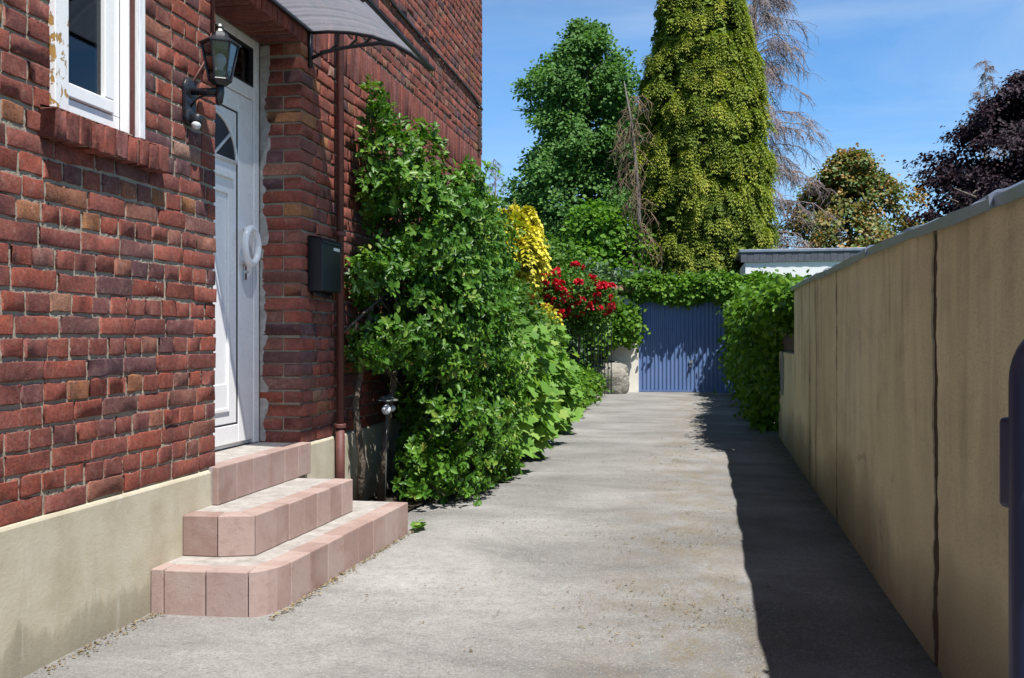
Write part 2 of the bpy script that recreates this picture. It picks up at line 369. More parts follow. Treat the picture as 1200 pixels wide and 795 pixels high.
def glass_mat(name, tint, gloss=.10, gcol=(.9, .92, .95)):
    m, t = new_mat(name)
    tp = t.n('ShaderNodeBsdfTransparent'); t.set(tp.inputs[0], tint)
    gl = t.n('ShaderNodeBsdfGlossy'); gl.inputs['Roughness'].default_value = .03; t.set(gl.inputs[0], gcol)
    fr = t.n('ShaderNodeFresnel'); fr.inputs[0].default_value = 1.5
    f = t.math('ADD', fr.outputs[0], gloss - .04, True)
    mx = t.n('ShaderNodeMixShader'); t.set(mx.inputs[0], f); t.set(mx.inputs[1], tp.outputs[0]); t.set(mx.inputs[2], gl.outputs[0])
    t.out(mx.outputs[0]); return m
M['glass'] = glass_mat('window_glass', (.60, .61, .62), .055)
M['lamp_glass'] = glass_mat('lamp_glass', (.72, .78, .86), .14)
m, t = new_mat('polycarbonate')
c = t.coord('Object', (1, 1, 1)); rib = t.noise(t.coord('Object', (.02, 9, .02)), 2.2, 2)
tl = t.n('ShaderNodeBsdfTranslucent'); t.set(tl.inputs[0], t.ramp(rib, [(.30, (.22, .23, .26)), (.70, (.40, .41, .44))]))
tp = t.n('ShaderNodeBsdfTransparent'); t.set(tp.inputs[0], t.ramp(rib, [(.30, (.76, .79, .84)), (.70, (.86, .88, .92))]))
gl = t.n('ShaderNodeBsdfGlossy'); gl.inputs['Roughness'].default_value = .12; t.set(gl.inputs[0], (.8, .8, .85))
a = t.n('ShaderNodeMixShader'); a.inputs[0].default_value = .52; t.set(a.inputs[1], tl.outputs[0]); t.set(a.inputs[2], tp.outputs[0])
b = t.n('ShaderNodeMixShader'); b.inputs[0].default_value = .08; t.set(b.inputs[1], a.outputs[0]); t.set(b.inputs[2], gl.outputs[0])
t.out(b.outputs[0]); M['poly'] = m

M['l_shrub'] = leaf_mat('leaf_evergreen', [(0, (.022, .075, .008)), (.45, (.060, .165, .014)), (.8, (.14, .275, .034)), (.93, (.20, .27, .045)), (1, (.30, .24, .06))], .42, .26, .32)
M['l_mallow'] = leaf_mat('leaf_mallow', [(0, (.09, .21, .030)), (.5, (.15, .30, .052)), (.9, (.21, .37, .085)), (1, (.30, .40, .10))], .55, .36, .25)
M['l_gold'] = leaf_mat('leaf_gold', [(0, (.26, .29, .03)), (.3, (.48, .44, .03)), (.7, (.62, .54, .05)), (1, (.68, .60, .10))], .55, .25, .4)
M['l_mid'] = leaf_mat('leaf_mid_green', [(0, (.045, .12, .018)), (.6, (.09, .19, .028)), (1, (.14, .25, .045))], .5, .3, .25)
M['l_ivy'] = leaf_mat('leaf_ivy', [(0, (.045, .125, .012)), (.6, (.10, .22, .022)), (1, (.19, .32, .04))], .5, .30, .22)
M['l_thuja'] = leaf_mat('leaf_golden_cypress', [(0, (.075, .125, .024)), (.4, (.17, .235, .035)), (.75, (.30, .345, .05)), (1, (.44, .43, .07))], .65, .28, .2)
M['l_poplar'] = leaf_mat('leaf_poplar', [(0, (.050, .125, .030)), (.5, (.09, .205, .050)), (1, (.15, .29, .08))], .55, .34, .22)
M['l_bright'] = leaf_mat('leaf_bright', [(0, (.06, .16, .02)), (.6, (.12, .26, .03)), (1, (.18, .32, .045))], .5, .36, .25)
M['l_dark'] = leaf_mat('leaf_dark', [(0, (.025, .065, .022)), (.6, (.04, .10, .035)), (1, (.06, .13, .045))], .5, .2)
M['l_blue'] = leaf_mat('leaf_bluish', [(0, (.05, .11, .06)), (.6, (.08, .15, .08)), (1, (.14, .20, .12))], .5, .25)
M['l_bronze'] = leaf_mat('leaf_bronze', [(0, (.07, .14, .04)), (.4, (.12, .19, .05)), (.62, (.24, .19, .05)), (.85, (.36, .19, .05)), (1, (.42, .25, .07))], .5, .3, .4, (1.3, 1.1, .6))
M['l_purple'] = leaf_mat('leaf_purple', [(0, (.016, .010, .017)), (.6, (.028, .016, .025)), (.9, (.046, .024, .034)), (1, (.07, .028, .03))], .6, .16, .2, (1.6, .7, .8))
M['l_red'] = leaf_mat('petal_red', [(0, (.42, .008, .018)), (.6, (.62, .018, .035)), (1, (.72, .05, .09))], .5, .25, .4, (1.3, .6, .6))
M['l_dry'] = leaf_mat('dry_leaf', [(0, (.12, .08, .04)), (.5, (.22, .16, .08)), (.8, (.30, .24, .12)), (1, (.10, .09, .05))], .8, .1)

# ---------------------------------------------------------------- setting: ground
def sheet(name, poly, z, mat, sub=None):
    mb = MB(); mb.add([(x, y, z) for x, y in poly], [tuple(range(len(poly)))])
    return struct(mb.build(name, mat))
sheet('ground', [(-260, -120), (260, -120), (260, 420), (-260, 420)], -.02, M['grass'])
def wallx(y): return .81 + .0243 * y
# driveway: gently uneven sheet
ys = np.concatenate([np.arange(-6, 3, .4), np.arange(3, 10, .07), np.arange(10, 21.56, .15)]); us = np.linspace(0, 1, 46)
Y_, U_ = np.meshgrid(ys, us, indexing='ij')
Xl = np.where(Y_ < 6.0, -2.34, np.where(Y_ < 8, -1.9, -1.95)); Xr = np.where(Y_ < 11.8, wallx(Y_) + .005, wallx(Y_) + .3)
X_ = Xl + (Xr - Xl) * U_
from mathutils import noise as mnoise
Z_ = np.array([[.010 * mnoise.noise(Vector((x * 1.1, y * 1.1, 3))) + .004 * mnoise.noise(Vector((x * 4, y * 4, 7))) for x, y in zip(a, b)] for a, b in zip(X_, Y_)])
n0, n1 = Y_.shape; idx = np.arange(n0 * n1).reshape(n0, n1)
F = np.stack([idx[:-1, :-1], idx[:-1, 1:], idx[1:, 1:], idx[1:, :-1]], -1).reshape(-1, 4)
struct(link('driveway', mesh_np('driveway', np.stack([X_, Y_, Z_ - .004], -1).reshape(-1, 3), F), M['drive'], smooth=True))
sheet('soil_bed', [(-2.34, 5.6), (-1.97, 5.6), (-1.86, 6.6), (-1.78, 8), (-1.74, 9.5), (-1.72, 14), (-1.85, 20), (-6, 21), (-6, 10.7), (-2.34, 10.7)], .016, M['soil'])

# ---------------------------------------------------------------- house
WX = -2.33; HY0, HY1 = -.6, 10.61; HTOP = 5.85; PL = .552; PITCH = .0826
WIN = (3.115, 3.712, 2.075, 3.03); DOOR = (4.362, 5.432, .552, 3.03)
house = thing('brick_house', 'old red brick house with cement plinth and white front door on the left', 'house', (WX, 4.9, 0))
class Bricks:
    NX, NZ = 6, 4
    def __init__(s): s.V, s.F, s.R, s.k = [], [], [], 0
        # template topology
    def brick(s, o, L, H, D, rnd, ax=(0, 1, 0), up=(0, 0, 1), outn=(1, 0, 0), rough=1.0, end=False):
        """o = lower start corner on the face plane"""
        NX, NZ = s.NX, s.NZ
        e = .0035; us = np.concatenate([[0], np.linspace(e, L - e, NX - 2), [L]]); vs = np.concatenate([[0], np.linspace(e, H - e, NZ - 2), [H]])
        uu, vv = np.meshgrid(us, vs); ww = np.zeros_like(uu)
        ring = np.zeros_like(uu, bool); ring[0] = ring[-1] = True; ring[:, 0] = ring[:, -1] = True
        ww[ring] -= rng.uniform(.0004, .0020)
        uu = uu + np.where(ring, rng.normal(0, .0021 * rough, uu.shape), 0); vv = vv + np.where(ring, rng.normal(0, .0026 * rough, uu.shape), 0)
        ww = ww + rng.normal(0, .0007 * rough, uu.shape) + (uu - L / 2) * rng.normal(0, .0045 * rough) + (vv - H / 2) * rng.normal(0, .010 * rough) + abs(rng.normal(0, .0022 * rough))
        if rng.random() < .25 * rough:   # a knocked corner
            ci, cj = rng.choice([0, NZ - 1]), rng.choice([0, NX - 1]); ww[ci, cj] -= rng.uniform(.004, .012)
        per = [(0, j) for j in range(NX)] + [(i, NX - 1) for i in range(1, NZ)] + [(NZ - 1, j) for j in range(NX - 2, -1, -1)] + [(i, 0) for i in range(NZ - 2, 0, -1)]
        ids = np.arange(NX * NZ).reshape(NZ, NX)
        fu = np.concatenate([uu.ravel(), [uu[i, j] for i, j in per]]); fv = np.concatenate([vv.ravel(), [vv[i, j] for i, j in per]])
        fw = np.concatenate([ww.ravel(), np.full(len(per), -D)])
        P = np.array(o)[None] + fu[:, None] * np.array(ax) + fv[:, None] * np.array(up) + fw[:, None] * np.array(outn)
        fs = [(ids[i, j], ids[i, j+1], ids[i+1, j+1], ids[i+1, j]) for i in range(NZ-1) for j in range(NX-1)]
        b0 = NX * NZ; npz = len(per)
        fs += [(ids[per[q]], b0 + q, b0 + (q+1) % npz, ids[per[(q+1) % npz]]) for q in range(npz)]
        s.V.append(P); s.F.append(np.array(fs) + s.k); s.k += len(P); s.R.append(np.full(len(fs), rnd))
    def mesh(s, name): return mesh_np(name, np.vstack(s.V), np.vstack(s.F), np.concatenate(s.R))
def brick_rnd(head=False):
    r = rng.random()
    return r if r < .80 else (rng.uniform(.80, 1) if rng.random() < (.5 if head else .2) else rng.random() * .8)
BK = Bricks(); JT = .0150
def spans(z0, z1):
    sp = [(HY0, HY1)]
    for (a, b, c, d) in (WIN, DOOR):
        if z1 > c + .01 and z0 < d - .01:
            sp = [q for (p, r) in sp for q in ((p, min(r, a)), (max(p, b), r)) if q[1] - q[0] > .02]
    return sp
z = PL; row = 0
while z < HTOP - .05:
    if abs(z - 3.03) < .03:                           # soldier course
        y = HY0
        while y < HY1 - .03:
            wd = .0705 + rng.normal(0, .0015); wd = min(wd, HY1 - y)
            BK.brick((WX + rng.normal(0, .001), y + .004, 3.03 + .004 + rng.normal(0, .002)), wd - .0085, .277, .24, rng.choice([.02, .3, .33, .5, .62, .36]), rough=.7); y += wd
        z = 3.03 + .288; row += 1; continue
    near = 1.0
    for (p, r) in spans(z, z + PITCH):
        y = p; head = row % 2 == 1; first = True
        while y < r - .02:
            L = (.125 if head else .25) + rng.normal(0, .006)
            if not head and rng.random() < .10: L = rng.choice([.125, .18])
            if first and not head: L = .25
            if first and abs(p - DOOR[1]) < .01: L = .19 if head else .25
            if first and p == HY0: L = rng.uniform(.1, .25)
            if r - y - L < .06: L = r - y
            h = PITCH - JT + rng.normal(0, .0018)
            y2 = y + L
            g0 = 0 if y == p else JT / 2; g1 = 0 if abs(y2 - r) < 1e-6 else JT / 2
            zz = z + JT / 2 + rng.normal(0, .0018) + .004 * math.sin(y * 1.7 + row * .05)
            D = .10
            if abs(p - DOOR[1]) < .01 and first:       # bricks that turn the corner into the door reveal
                if head:
                    BK.brick((WX, y, zz), L - g1, h, .112, brick_rnd(True)); BK.brick((WX - .124, y, zz), L - g1, h, .15, brick_rnd(True))
                else: BK.brick((WX, y, zz), L - g1, h, .272, brick_rnd())
            else:
                if abs(y2 - r) < 1e-6: D = .11 if head else .24
                BK.brick((WX + rng.normal(0, .0012), y + g0, zz), L - g0 - g1, h, D, brick_rnd(head))
            y = y2; first = False
    z += PITCH; row += 1
wall = link('wall', BK.mesh('wall'), M['brick'], house)
# mortar bed: fine uneven skin where it is near, plain strips elsewhere (all one mesh)
mV, mF, mk = [], [], 0
def mortar_patch(y0, y1, z0, z1, step):
    global mk
    ny, nz = max(2, int((y1 - y0) / step) + 1), max(2, int((z1 - z0) / step) + 1)
    yy, zz = np.meshgrid(np.linspace(y0, y1, ny), np.linspace(z0, z1, nz))
    xx = np.full_like(yy, WX - (.0058 if y0 < 4.3 else .013))
    if step < .05: xx = xx + np.clip(rng.normal(0, .0016, xx.shape), -.003, .0030) + .0012 * np.sin(yy * 9 + zz * 7)
    ids = np.arange(ny * nz).reshape(nz, ny) + mk
    mV.append(np.stack([xx, yy, zz], -1).reshape(-1, 3)); mF.append(np.stack([ids[:-1, :-1], ids[:-1, 1:], ids[1:, 1:], ids[1:, :-1]], -1).reshape(-1, 4)); mk += ny * nz
mortar_patch(HY0, 2.4, PL - .02, HTOP, 1)
mortar_patch(2.4, WIN[0] + .002, PL - .02, 3.1, .011); mortar_patch(WIN[1] - .002, DOOR[0] - .006, PL - .02, 3.1, .011)
mortar_patch(WIN[0] + .002, WIN[1] - .002, PL - .02, WIN[2], .011)
mortar_patch(WIN[0] + .002, WIN[1] - .002, WIN[3] + .006, 3.1, .05); mortar_patch(DOOR[0] - .006, DOOR[1] + .006, DOOR[3] + .006, 3.1, .05)
mortar_patch(DOOR[1] + .006, 6.4, PL - .02, 3.1, .02); mortar_patch(6.4, HY1 - .008, PL - .02, 3.1, .05); mortar_patch(2.4, HY1 - .008, 3.1, HTOP, .2)
mort = link('mortar', mesh_np('mortar', np.vstack(mV), np.vstack(mF)), M['mortar'], wall)
# reveals behind the brick ends + soffit over the door, sides and back of the house
rv = MB()
rv.box((-2.62, DOOR[1] + .007, .53), (-2.341, DOOR[1] + .10, 3.1)); rv.box((-2.62, DOOR[0] - .08, .53), (-2.341, DOOR[0] - .007, 3.1))
rv.box((-2.62, DOOR[0] - .007, 3.035), (-2.346, DOOR[1] + .007, 3.12))
rv.build('reveal', M['mortar'], wall)
bs = Bricks()
yy = DOOR[0]
while yy < DOOR[1] - .02:                             # brick soffit of the lintel seen from below
    bs.brick((-2.345, yy + .004, 3.0325), .0625, .25, .02, rng.choice([.3, .6, .68]), ax=(0, 1, 0), up=(-1, 0, 0), outn=(0, 0, -1), rough=.8); yy += .0715
link('soffit', bs.mesh('soffit'), M['brick'], wall)
sb = MB()
for a, b in (((-9, HY0, .0), (-2.45, HY0 + .05, HTOP)), ((-9, HY1 - .062, 0), (-2.45, HY1 - .012, HTOP)), ((-9, HY0 + .05, 0), (-8.95, HY1 - .062, HTOP))): sb.box(a, b)
sb.build('side_wall', M['brick_pattern'], house)
pl = MB()
def plinth_seg(y0, y1):
    pl.prism([(WX - .30, -.05), (WX + .012, -.05), (WX + .014, .25), (WX + .013, PL - .016), (WX + .006, PL - .004), (WX - .02, PL + .001), (WX - .30, PL)], 1, y0, y1)
# prism axis 1 => poly gives (x, z)
plinth_seg(HY0, 4.300); plinth_seg(5.46, HY1); pl.box((-2.6, 4.302, -.05), (WX - .06, 5.458, .36))
pl.build('plinth', M['plinth'], house, bevel=.004)
# cement smears beside the door frame
sm = MB(); ws = []
zz_ = np.arange(.57, 3.02, .022)
wcur = .03
for z0 in zz_: wcur = min(.062, max(.012, wcur + random.gauss(0, .010))); ws.append(wcur)
v_ = [(-2.600, DOOR[1] - .003 - random.uniform(0, .004), z0) for z0 in zz_] + [(-2.598 + w_, DOOR[1] - .0015 - random.uniform(0, .003), z0 + random.gauss(0, .004)) for z0, w_ in zip(zz_, ws)] + [(-2.592 + w_, DOOR[1] + .006, z0) for z0, w_ in zip(zz_, ws)]
nq_ = len(zz_); sm.add(v_, [(a_, a_ + 1, o_ + a_ + 1, o_ + a_) for o_ in (nq_,) for a_ in range(nq_ - 1)] + [(nq_ + a_, nq_ + a_ + 1, 2 * nq_ + a_ + 1, 2 * nq_ + a_) for a_ in range(nq_ - 1)])
sm.build('cement_smear', M['cement'], wall)
# roof with a flush eave
rf = MB(); rf.prism([(-9.1, HTOP + .004), (-2.28, HTOP + .004), (-2.28, HTOP + .12), (-5.7, HTOP + 3.0), (-9.1, HTOP + .12)], 1, HY0 - .05, HY1 + .05)
rf.build('roof', M['tile'], house)

# window
wf = MB()
wy0, wy1, wz0, wz1 = WIN
wf.box((-2.45, wy0 + .06, wz0 + .02), (-2.40, wy1 - .05, wz0 + .075)); wf.box((-2.45, wy0 + .06, wz1 - .07), (-2.40, wy1 - .05, wz1 - .01))
wf.box((-2.45, wy0 + .06, wz0 + .075), (-2.40, wy0 + .115, wz1 - .07)); wf.box((-2.45, wy1 - .105, wz0 + .075), (-2.40, wy1 - .05, wz1 - .07))
window = wf.build('window', M['white_pvc'], house, bevel=.004)
sf = MB(); a, b = wy0 + .117, wy1 - .107
sf.box((-2.435, a, wz0 + .078), (-2.388, b, wz0 + .135)); sf.box((-2.435, a, wz1 - .13), (-2.388, b, wz1 - .072)); sf.box((-2.435, a, wz0 + .135), (-2.388, a + .06, wz1 - .13)); sf.box((-2.435, b - .062, wz0 + .135), (-2.388, b, wz1 - .13))
sf.build('casement', M['white_pvc'], window, bevel=.005)
gm = MB(); gm.box((-2.415, a + .058, wz0 + .133), (-2.409, b - .06, wz1 - .128)); gm.build('pane', M['glass'], window)
lb = MB()
lb.box((-2.40, wy0 + .004, wz0 - .012), (-2.308, wy0 + .082, wz1 - .004)); lb.build('shutter_board', M['peeling'], window, bevel=.003)
lb = MB(); lb.box((-2.352, wy1 - .044, wz0 - .012), (-2.308, wy1 - .002, wz1 - .004)); lb.build('shutter_board', M['white_board'], window, bevel=.003)
lb = MB(); lb.box((-2.40, wy1 - .048, wz0 + .0), (-2.352, wy1 - .004, wz1 - .004)); lb.build('reveal_board', M['white_pvc'], window)
lb = MB(); lb.box((-2.350, wy1 - .0545, wz0 + .0), (-2.331, wy1 - .0445, wz1 - .004)); lb.build('guide_strip', M['rust_red'], window)
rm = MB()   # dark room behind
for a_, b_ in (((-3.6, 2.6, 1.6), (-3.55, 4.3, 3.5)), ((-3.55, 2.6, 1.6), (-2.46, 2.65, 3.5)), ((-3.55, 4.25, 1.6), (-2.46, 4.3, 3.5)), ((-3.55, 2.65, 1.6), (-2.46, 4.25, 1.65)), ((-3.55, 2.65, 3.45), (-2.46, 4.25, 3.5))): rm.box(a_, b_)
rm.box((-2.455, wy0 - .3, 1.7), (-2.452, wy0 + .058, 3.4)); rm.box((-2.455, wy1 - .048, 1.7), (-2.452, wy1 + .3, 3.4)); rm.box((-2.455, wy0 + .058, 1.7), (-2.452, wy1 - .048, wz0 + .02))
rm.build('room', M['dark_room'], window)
cu = MB(); pts = []
for k in range(24): pts.append((-2.52 + .018 * math.sin(k * 1.9), wy0 + .30 + .012 * k))
for (x0, y0), (x1, y1) in zip(pts[:-1], pts[1:]): cu.add([(x0, y0, 2.0), (x1, y1, 2.0), (x1, y1, 3.05), (x0, y0, 3.05)], [(0, 1, 2, 3)])
cu.build('curtain', M['curtain'], window, smooth=True)
# sloping brick sill, nine bricks on edge
bs = Bricks(); ang = R(14)
up = (-math.cos(ang), 0, math.sin(ang)); outn = (math.sin(ang), 0, math.cos(ang))
for k in range(10):
    y0 = 3.055 + k * .0782
    vec = np.array((WX + .058, y0 + .004, 2.048)) + rng.normal(0, .0016, 3)
    r_ = rng.random() * .66; Lb = .0782 - .0095
    # top face
    bs.brick(tuple(vec), Lb, .11, .0, r_, ax=(0, 1, 0), up=up, outn=outn, rough=.8)
    # front face with body behind it
    fo = vec + np.array((0, 0, -.108)); bs.brick(tuple(fo + np.array((0, 0, 0))), Lb, .106, .10, r_, rough=1.2)
sill = link('sill', bs.mesh('sill'), M['brick'], window)
mm = MB(); mm.prism([(WX + .049, 1.944), (WX - .06, 1.95), (WX - .06, 2.070), (WX + .050, 2.042)], 1, 3.070, 3.822); mm.build('mortar', M['mortar'], sill)

# front door (white plastic) ------------------------------------------------
DX = -2.60
fr = MB(); y0, y1 = DOOR[0] + .0, DOOR[1] - .012
fr.box((DX - .07, y0, .565), (DX, y0 + .07, 3.028)); fr.box((DX - .07, y1 - .072, .565), (DX, y1, 3.028)); fr.box((DX - .07, y0 + .07, 2.972), (DX, y1 - .072, 3.028))
fr.box((DX - .07, y0 + .07, 2.655), (DX - .002, y1 - .072, 2.735)); fr.box((DX - .07, y0 + .07, .565), (DX - .03, y1 - .072, .585))
frame = fr.build('door_frame', M['white_pvc'], house, bevel=.006)
tg = MB(); tg.box((DX - .035, y0 + .07, 2.735), (DX - .03, y1 - .072, 2.972)); tg.build('transom_pane', M['glass'], frame)
tgd = MB(); 
for a_, b_ in (((y0 + .07, 2.735), (y1 - .072, 2.745)), ((y0 + .07, 2.962), (y1 - .072, 2.972)), ((y0 + .07, 2.745), (y0 + .08, 2.962)), ((y1 - .082, 2.745), (y1 - .072, 2.962))): tgd.box((DX - .029, a_[0], a_[1]), (DX - .004, b_[0], b_[1]))
tgd.build('transom_gasket', M['black_gap'], frame)
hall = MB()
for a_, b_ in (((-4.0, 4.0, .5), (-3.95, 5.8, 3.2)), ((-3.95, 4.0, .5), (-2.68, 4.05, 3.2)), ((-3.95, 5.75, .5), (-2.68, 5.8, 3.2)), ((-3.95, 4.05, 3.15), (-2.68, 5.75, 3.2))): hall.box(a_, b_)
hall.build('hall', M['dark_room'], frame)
ly0, ly1, lz0, lz1 = y0 + .075, y1 - .078, .590, 2.650      # leaf
py0, py1, pz0, pz1 = ly0 + .125, 5.150, .705, 2.535          # inner panel
lf = MB()
lf.box((DX - .065, ly0, lz0), (DX - .006, py0 - .006, lz1)); lf.box((DX - .065, py1 + .006, lz0), (DX - .006, ly1, lz1))
lf.box((DX - .065, py0 - .006, lz0), (DX - .006, py1 + .006, pz0 - .006)); lf.box((DX - .065, py0 - .006, pz1 + .006), (DX - .006, py1 + .006, lz1))
door = lf.build('door', M['white_pvc'], house, bevel=.005)
pn = MB(); pn.box((DX - .05, py0, pz0), (DX - .014, py1, pz1))
pn.build('panel', M['white_pvc'], door, bevel=.006)
gs = MB(); gs.box((DX - .055, py0 - .0058, pz0 - .0058), (DX - .051, py1 + .0058, pz1 + .0058))
for a_, b_ in (((py1 + .0003, pz0 - .005), (py1 + .0057, pz1 + .005)), ((py0 - .0057, pz0 - .005), (py0 - .0003, pz1 + .005)), ((py0, pz1 + .0003), (py1, pz1 + .0057)), ((py0, pz0 - .0057), (py1, pz0 - .0003))): gs.box((DX - .0505, *a_), (DX - .010, *b_))
gs.build('gasket', M['black_gap'], door)
cy = (py0 + py1) / 2
ml = MB()                                                    # raised mouldings
def ring_box(a0, b0, a1, b1, t, x0, x1):
    ml.box((x0, a0, b0), (x1, a0 + t, b1)); ml.box((x0, a1 - t, b0), (x1, a1, b1)); ml.box((x0, a0 + t, b0), (x1, a1 - t, b0 + t)); ml.box((x0, a0 + t, b1 - t), (x1, a1 - t, b1))
ring_box(py0 + .10, .78, py1 - .10, 2.06, .022, DX - .0142, DX - .003); ml.box((DX - .0142, py0 + .055, 2.13), (DX + .006, py1 - .055, 2.165))
ml.box((DX - .0142, py0 + .12, .80), (DX - .0085, py1 - .12, .94))
ml.build('moulding', M['white_pvc'], door, bevel=.005)
# fan shaped light
R0 = .275; arc = [(cy + R0 * math.cos(a), 2.235 + R0 * .92 * math.sin(a)) for a in np.linspace(0, math.pi, 25)]
fg = MB(); fg.prism(arc, 0, DX - .0145, DX - .010); fg.build('fanlight', M['glass_dark'] if 'glass_dark' in M else M['black_box'], door)
fm = MB(); fm.tube([(DX - .008, y, z) for y, z in arc], .011, 8); fm.tube([(DX - .008, arc[0][0], 2.235), (DX - .008, arc[-1][0], 2.235)], .011, 8)
for a in (40, 90, 140): fm.tube([(DX - .008, cy, 2.235), (DX - .008, cy + R0 * math.cos(R(a)), 2.235 + R0 * .92 * math.sin(R(a)))], .009, 8)
fm.build('fanlight_bars', M['white_pvc'], door, smooth=True)
hd = MB(); hc = (DX + .045, 5.225, 1.755)                    # oval pull
pts = [(hc[0], hc[1] + .085 * math.cos(a), hc[2] + .105 * math.sin(a)) for a in np.linspace(0, 2 * np.pi, 29)]
hd.tube(pts, .021, 12, cap=False)
for s in (-1, 1): hd.tube([(DX - .006, hc[1], hc[2] + s * .10), (hc[0], hc[1], hc[2] + s * .10)], .014, 10)
hd.build('handle', M['white_pvc'], door, smooth=True)
hb = MB(); hb.box((DX - .0058, 5.205, 1.70), (DX + .006, 5.245, 1.82)); hb.build('handle_plate', M['white_pvc'], door, bevel=.006)
lk = MB(); lk.box((DX - .0058, 5.213, 1.555), (DX + .006, 5.243, 1.635)); lk.lathe([(.010, 0), (.010, .014), (.006, .016)], (DX + .005, 5.228, 1.60), (1, 0, 0), 12); lk.build('lock', M['chrome'], door, bevel=.002)

# downpipe, cables
dp = MB(); px, py = -2.278, 5.955
dp.tube([(px, py, .30), (px, py, 4.6), (px, py, HTOP)], .025, 14); dp.tube([(px, py, .0), (px, py, .62)], .031, 14)
dpo = dp.build('downpipe', M['rust_red'], house, smooth=True, bevel=0)
for zc in (.62, 1.9, 3.4):
    cl_ = MB(); cl_.lathe([(.037, -.014), (.040, -.01), (.040, .01), (.037, .014)], (px, py, zc), (0, 0, 1), 16); cl_.box((WX - .01, py - .01, zc - .01), (px - .026, py + .01, zc + .01)); cl_.build('clamp', M['rust_red'], dpo)
cb = MB(); ptc = [(WX + .014, y, 3.89 + .008 * math.sin(y * 2.2) + (-.03 if y > 10.3 else 0)) for y in np.arange(5.9, 10.6, .25)] + [(WX + .014, 10.56, 3.84)]
cb.tube(ptc, .012, 8); cb.tube([(WX + .014, 10.40, 3.80), (WX + .014, 10.40, 3.84)], .012, 8); cb.build('cable', M['black_metal'], house, smooth=True)
cb = MB(); cb.box((WX - .005, 10.36, 3.34), (WX + .03, 10.45, 3.60)); cb.box((WX - .005, 10.36, 3.62), (WX + .03, 10.45, 3.80)); cb.build('conduit', M['brown_wood'], house, bevel=.006)

# ---------------------------------------------------------------- entrance steps
steps = thing('entrance_steps', 'three pink sandstone entrance steps with rounded corner below the white door', 'steps', (-2.0, 4.6, 0))
def offset_in(path, d):
    """shift a polyline to its right-hand side (towards the house)"""
    out = []
    for i, p in enumerate(path):
        a = Vector(path[max(i - 1, 0)]); b = Vector(path[min(i + 1, len(path) - 1)])
        t = (b - a).normalized(); n = Vector((-t.y, t.x)); 
        if 0 < i < len(path) - 1:
            t1 = (Vector(path[i]) - a).normalized(); t2 = (b - Vector(path[i])).normalized(); c = max(.5, math.sqrt((1 + t1.dot(t2)) / 2))
        else: c = 1
        out.append(tuple(Vector(p) + n * d / c))
    return out
def make_step(path, cuts, z0, z1, d=.115, back=-2.345, yend=None):
    inner = offset_in(path, d)
    shell = offset_in(path, .03)
    fill = shell + [(back, shell[-1][1]), (back, shell[0][1])]
    fb = MB(); fb.prism(fill, 2, z0 - (.05 if z0 < .1 else 0), z1)
    st = fb.build('step', M['cement'], steps)
    for a, b in cuts:
        sub = path[a:b + 1]; isub = inner[a:b + 1]
        def inset(s, k0, k1):
            s = [Vector(p) for p in s]; s[0] = s[0] + (s[1] - s[0]).normalized() * k0; s[-1] = s[-1] + (s[-2] - s[-1]).normalized() * k1; return [tuple(p) for p in s]
        g = random.uniform(.001, .004); A = inset(sub, g, g); B = inset(isub, g, g)
        jx, jz = random.uniform(-.003, .003), random.uniform(.0015, .005)
        b_ = MB(); poly = A + B[::-1]
        n = len(poly); r_ = random.random()
        vs = [(x + jx, y, z0 + (.001 if z0 > .1 else -.05)) for x, y in poly] + [(x + jx, y, z1 + jz) for x, y in poly]
        fs = [tuple(range(n))[::-1], tuple(range(n, 2 * n))] + [(i, (i + 1) % n, n + (i + 1) % n, n + i) for i in range(n)]
        b_.add(vs, fs, r_); b_.build('edge_stone', M['sandstone'], st, bevel=.005, seg=2)
    return st
def line(p, q, n): return [tuple(Vector(p).lerp(Vector(q), k / n)) for k in range(n + 1)]
p1 = [(-2.316, 3.757), (-2.255, 3.758), (-2.06, 3.765), (-1.867, 3.778)]
p1 += [(-1.838, 3.795), (-1.805, 3.835), (-1.782, 3.895), (-1.768, 3.965)]
front1 = line((-1.764, 4.00), (-1.695, 5.60), 8)
path1 = p1 + front1
make_step(path1, [(0, 1), (1, 2), (2, 3), (3, 6), (6, 8)] + [(8 + k, 9 + k) for k in range(8)], 0, .187)
path2 = [(-2.316, 4.025), (-2.14, 4.030), (-1.978, 4.085), (-1.968, 4.28)] + line((-1.962, 4.42), (-1.928, 5.25), 5)
make_step(path2, [(0, 1), (1, 2), (2, 3), (3, 4), (4, 5), (5, 6), (6, 7), (7, 8), (8, 9)] if len(path2) > 9 else [(k, k + 1) for k in range(len(path2) - 1)], .187, .374)
path3 = line((-2.285, 4.303), (-2.272, 5.452), 6)
make_step(path3, [(k, k + 1) for k in range(6)], .374, .561, d=.10, back=-2.64)

# ---------------------------------------------------------------- wall lamp
LY = 4.09; lamp = thing('wall_lamp', 'black lantern wall lamp with motion sensor on the brick beside the door', 'lamp', (WX, LY, 2.33))
b = MB(); b.lathe([(.052, 0), (.052, .014), (.040, .024), (0, .026)], (WX + .003, LY, 2.385), (1, 0, 0), 24)
b.prism([(LY - .042, 2.25), (LY + .042, 2.25), (LY + .050, 2.385), (LY - .050, 2.385)], 0, WX + .003, WX + .022); b.lathe([(.042, 0), (.042, .018), (.03, .026), (0, .028)], (WX + .003, LY, 2.25), (1, 0, 0), 20)
b.build('base_plate', M['black_metal'], lamp, bevel=.003)
b = MB(); b.tube([(WX + .018, LY, 2.372), (WX + .10, LY, 2.368), (WX + .172, LY, 2.366)], .017, 12); b.tube([(WX + .16, LY, 2.30), (WX + .165, LY, 2.315), (WX + .17, LY, 2.36), (WX + .17, LY, 2.40)], [.008, .017, .020, .020], 12)
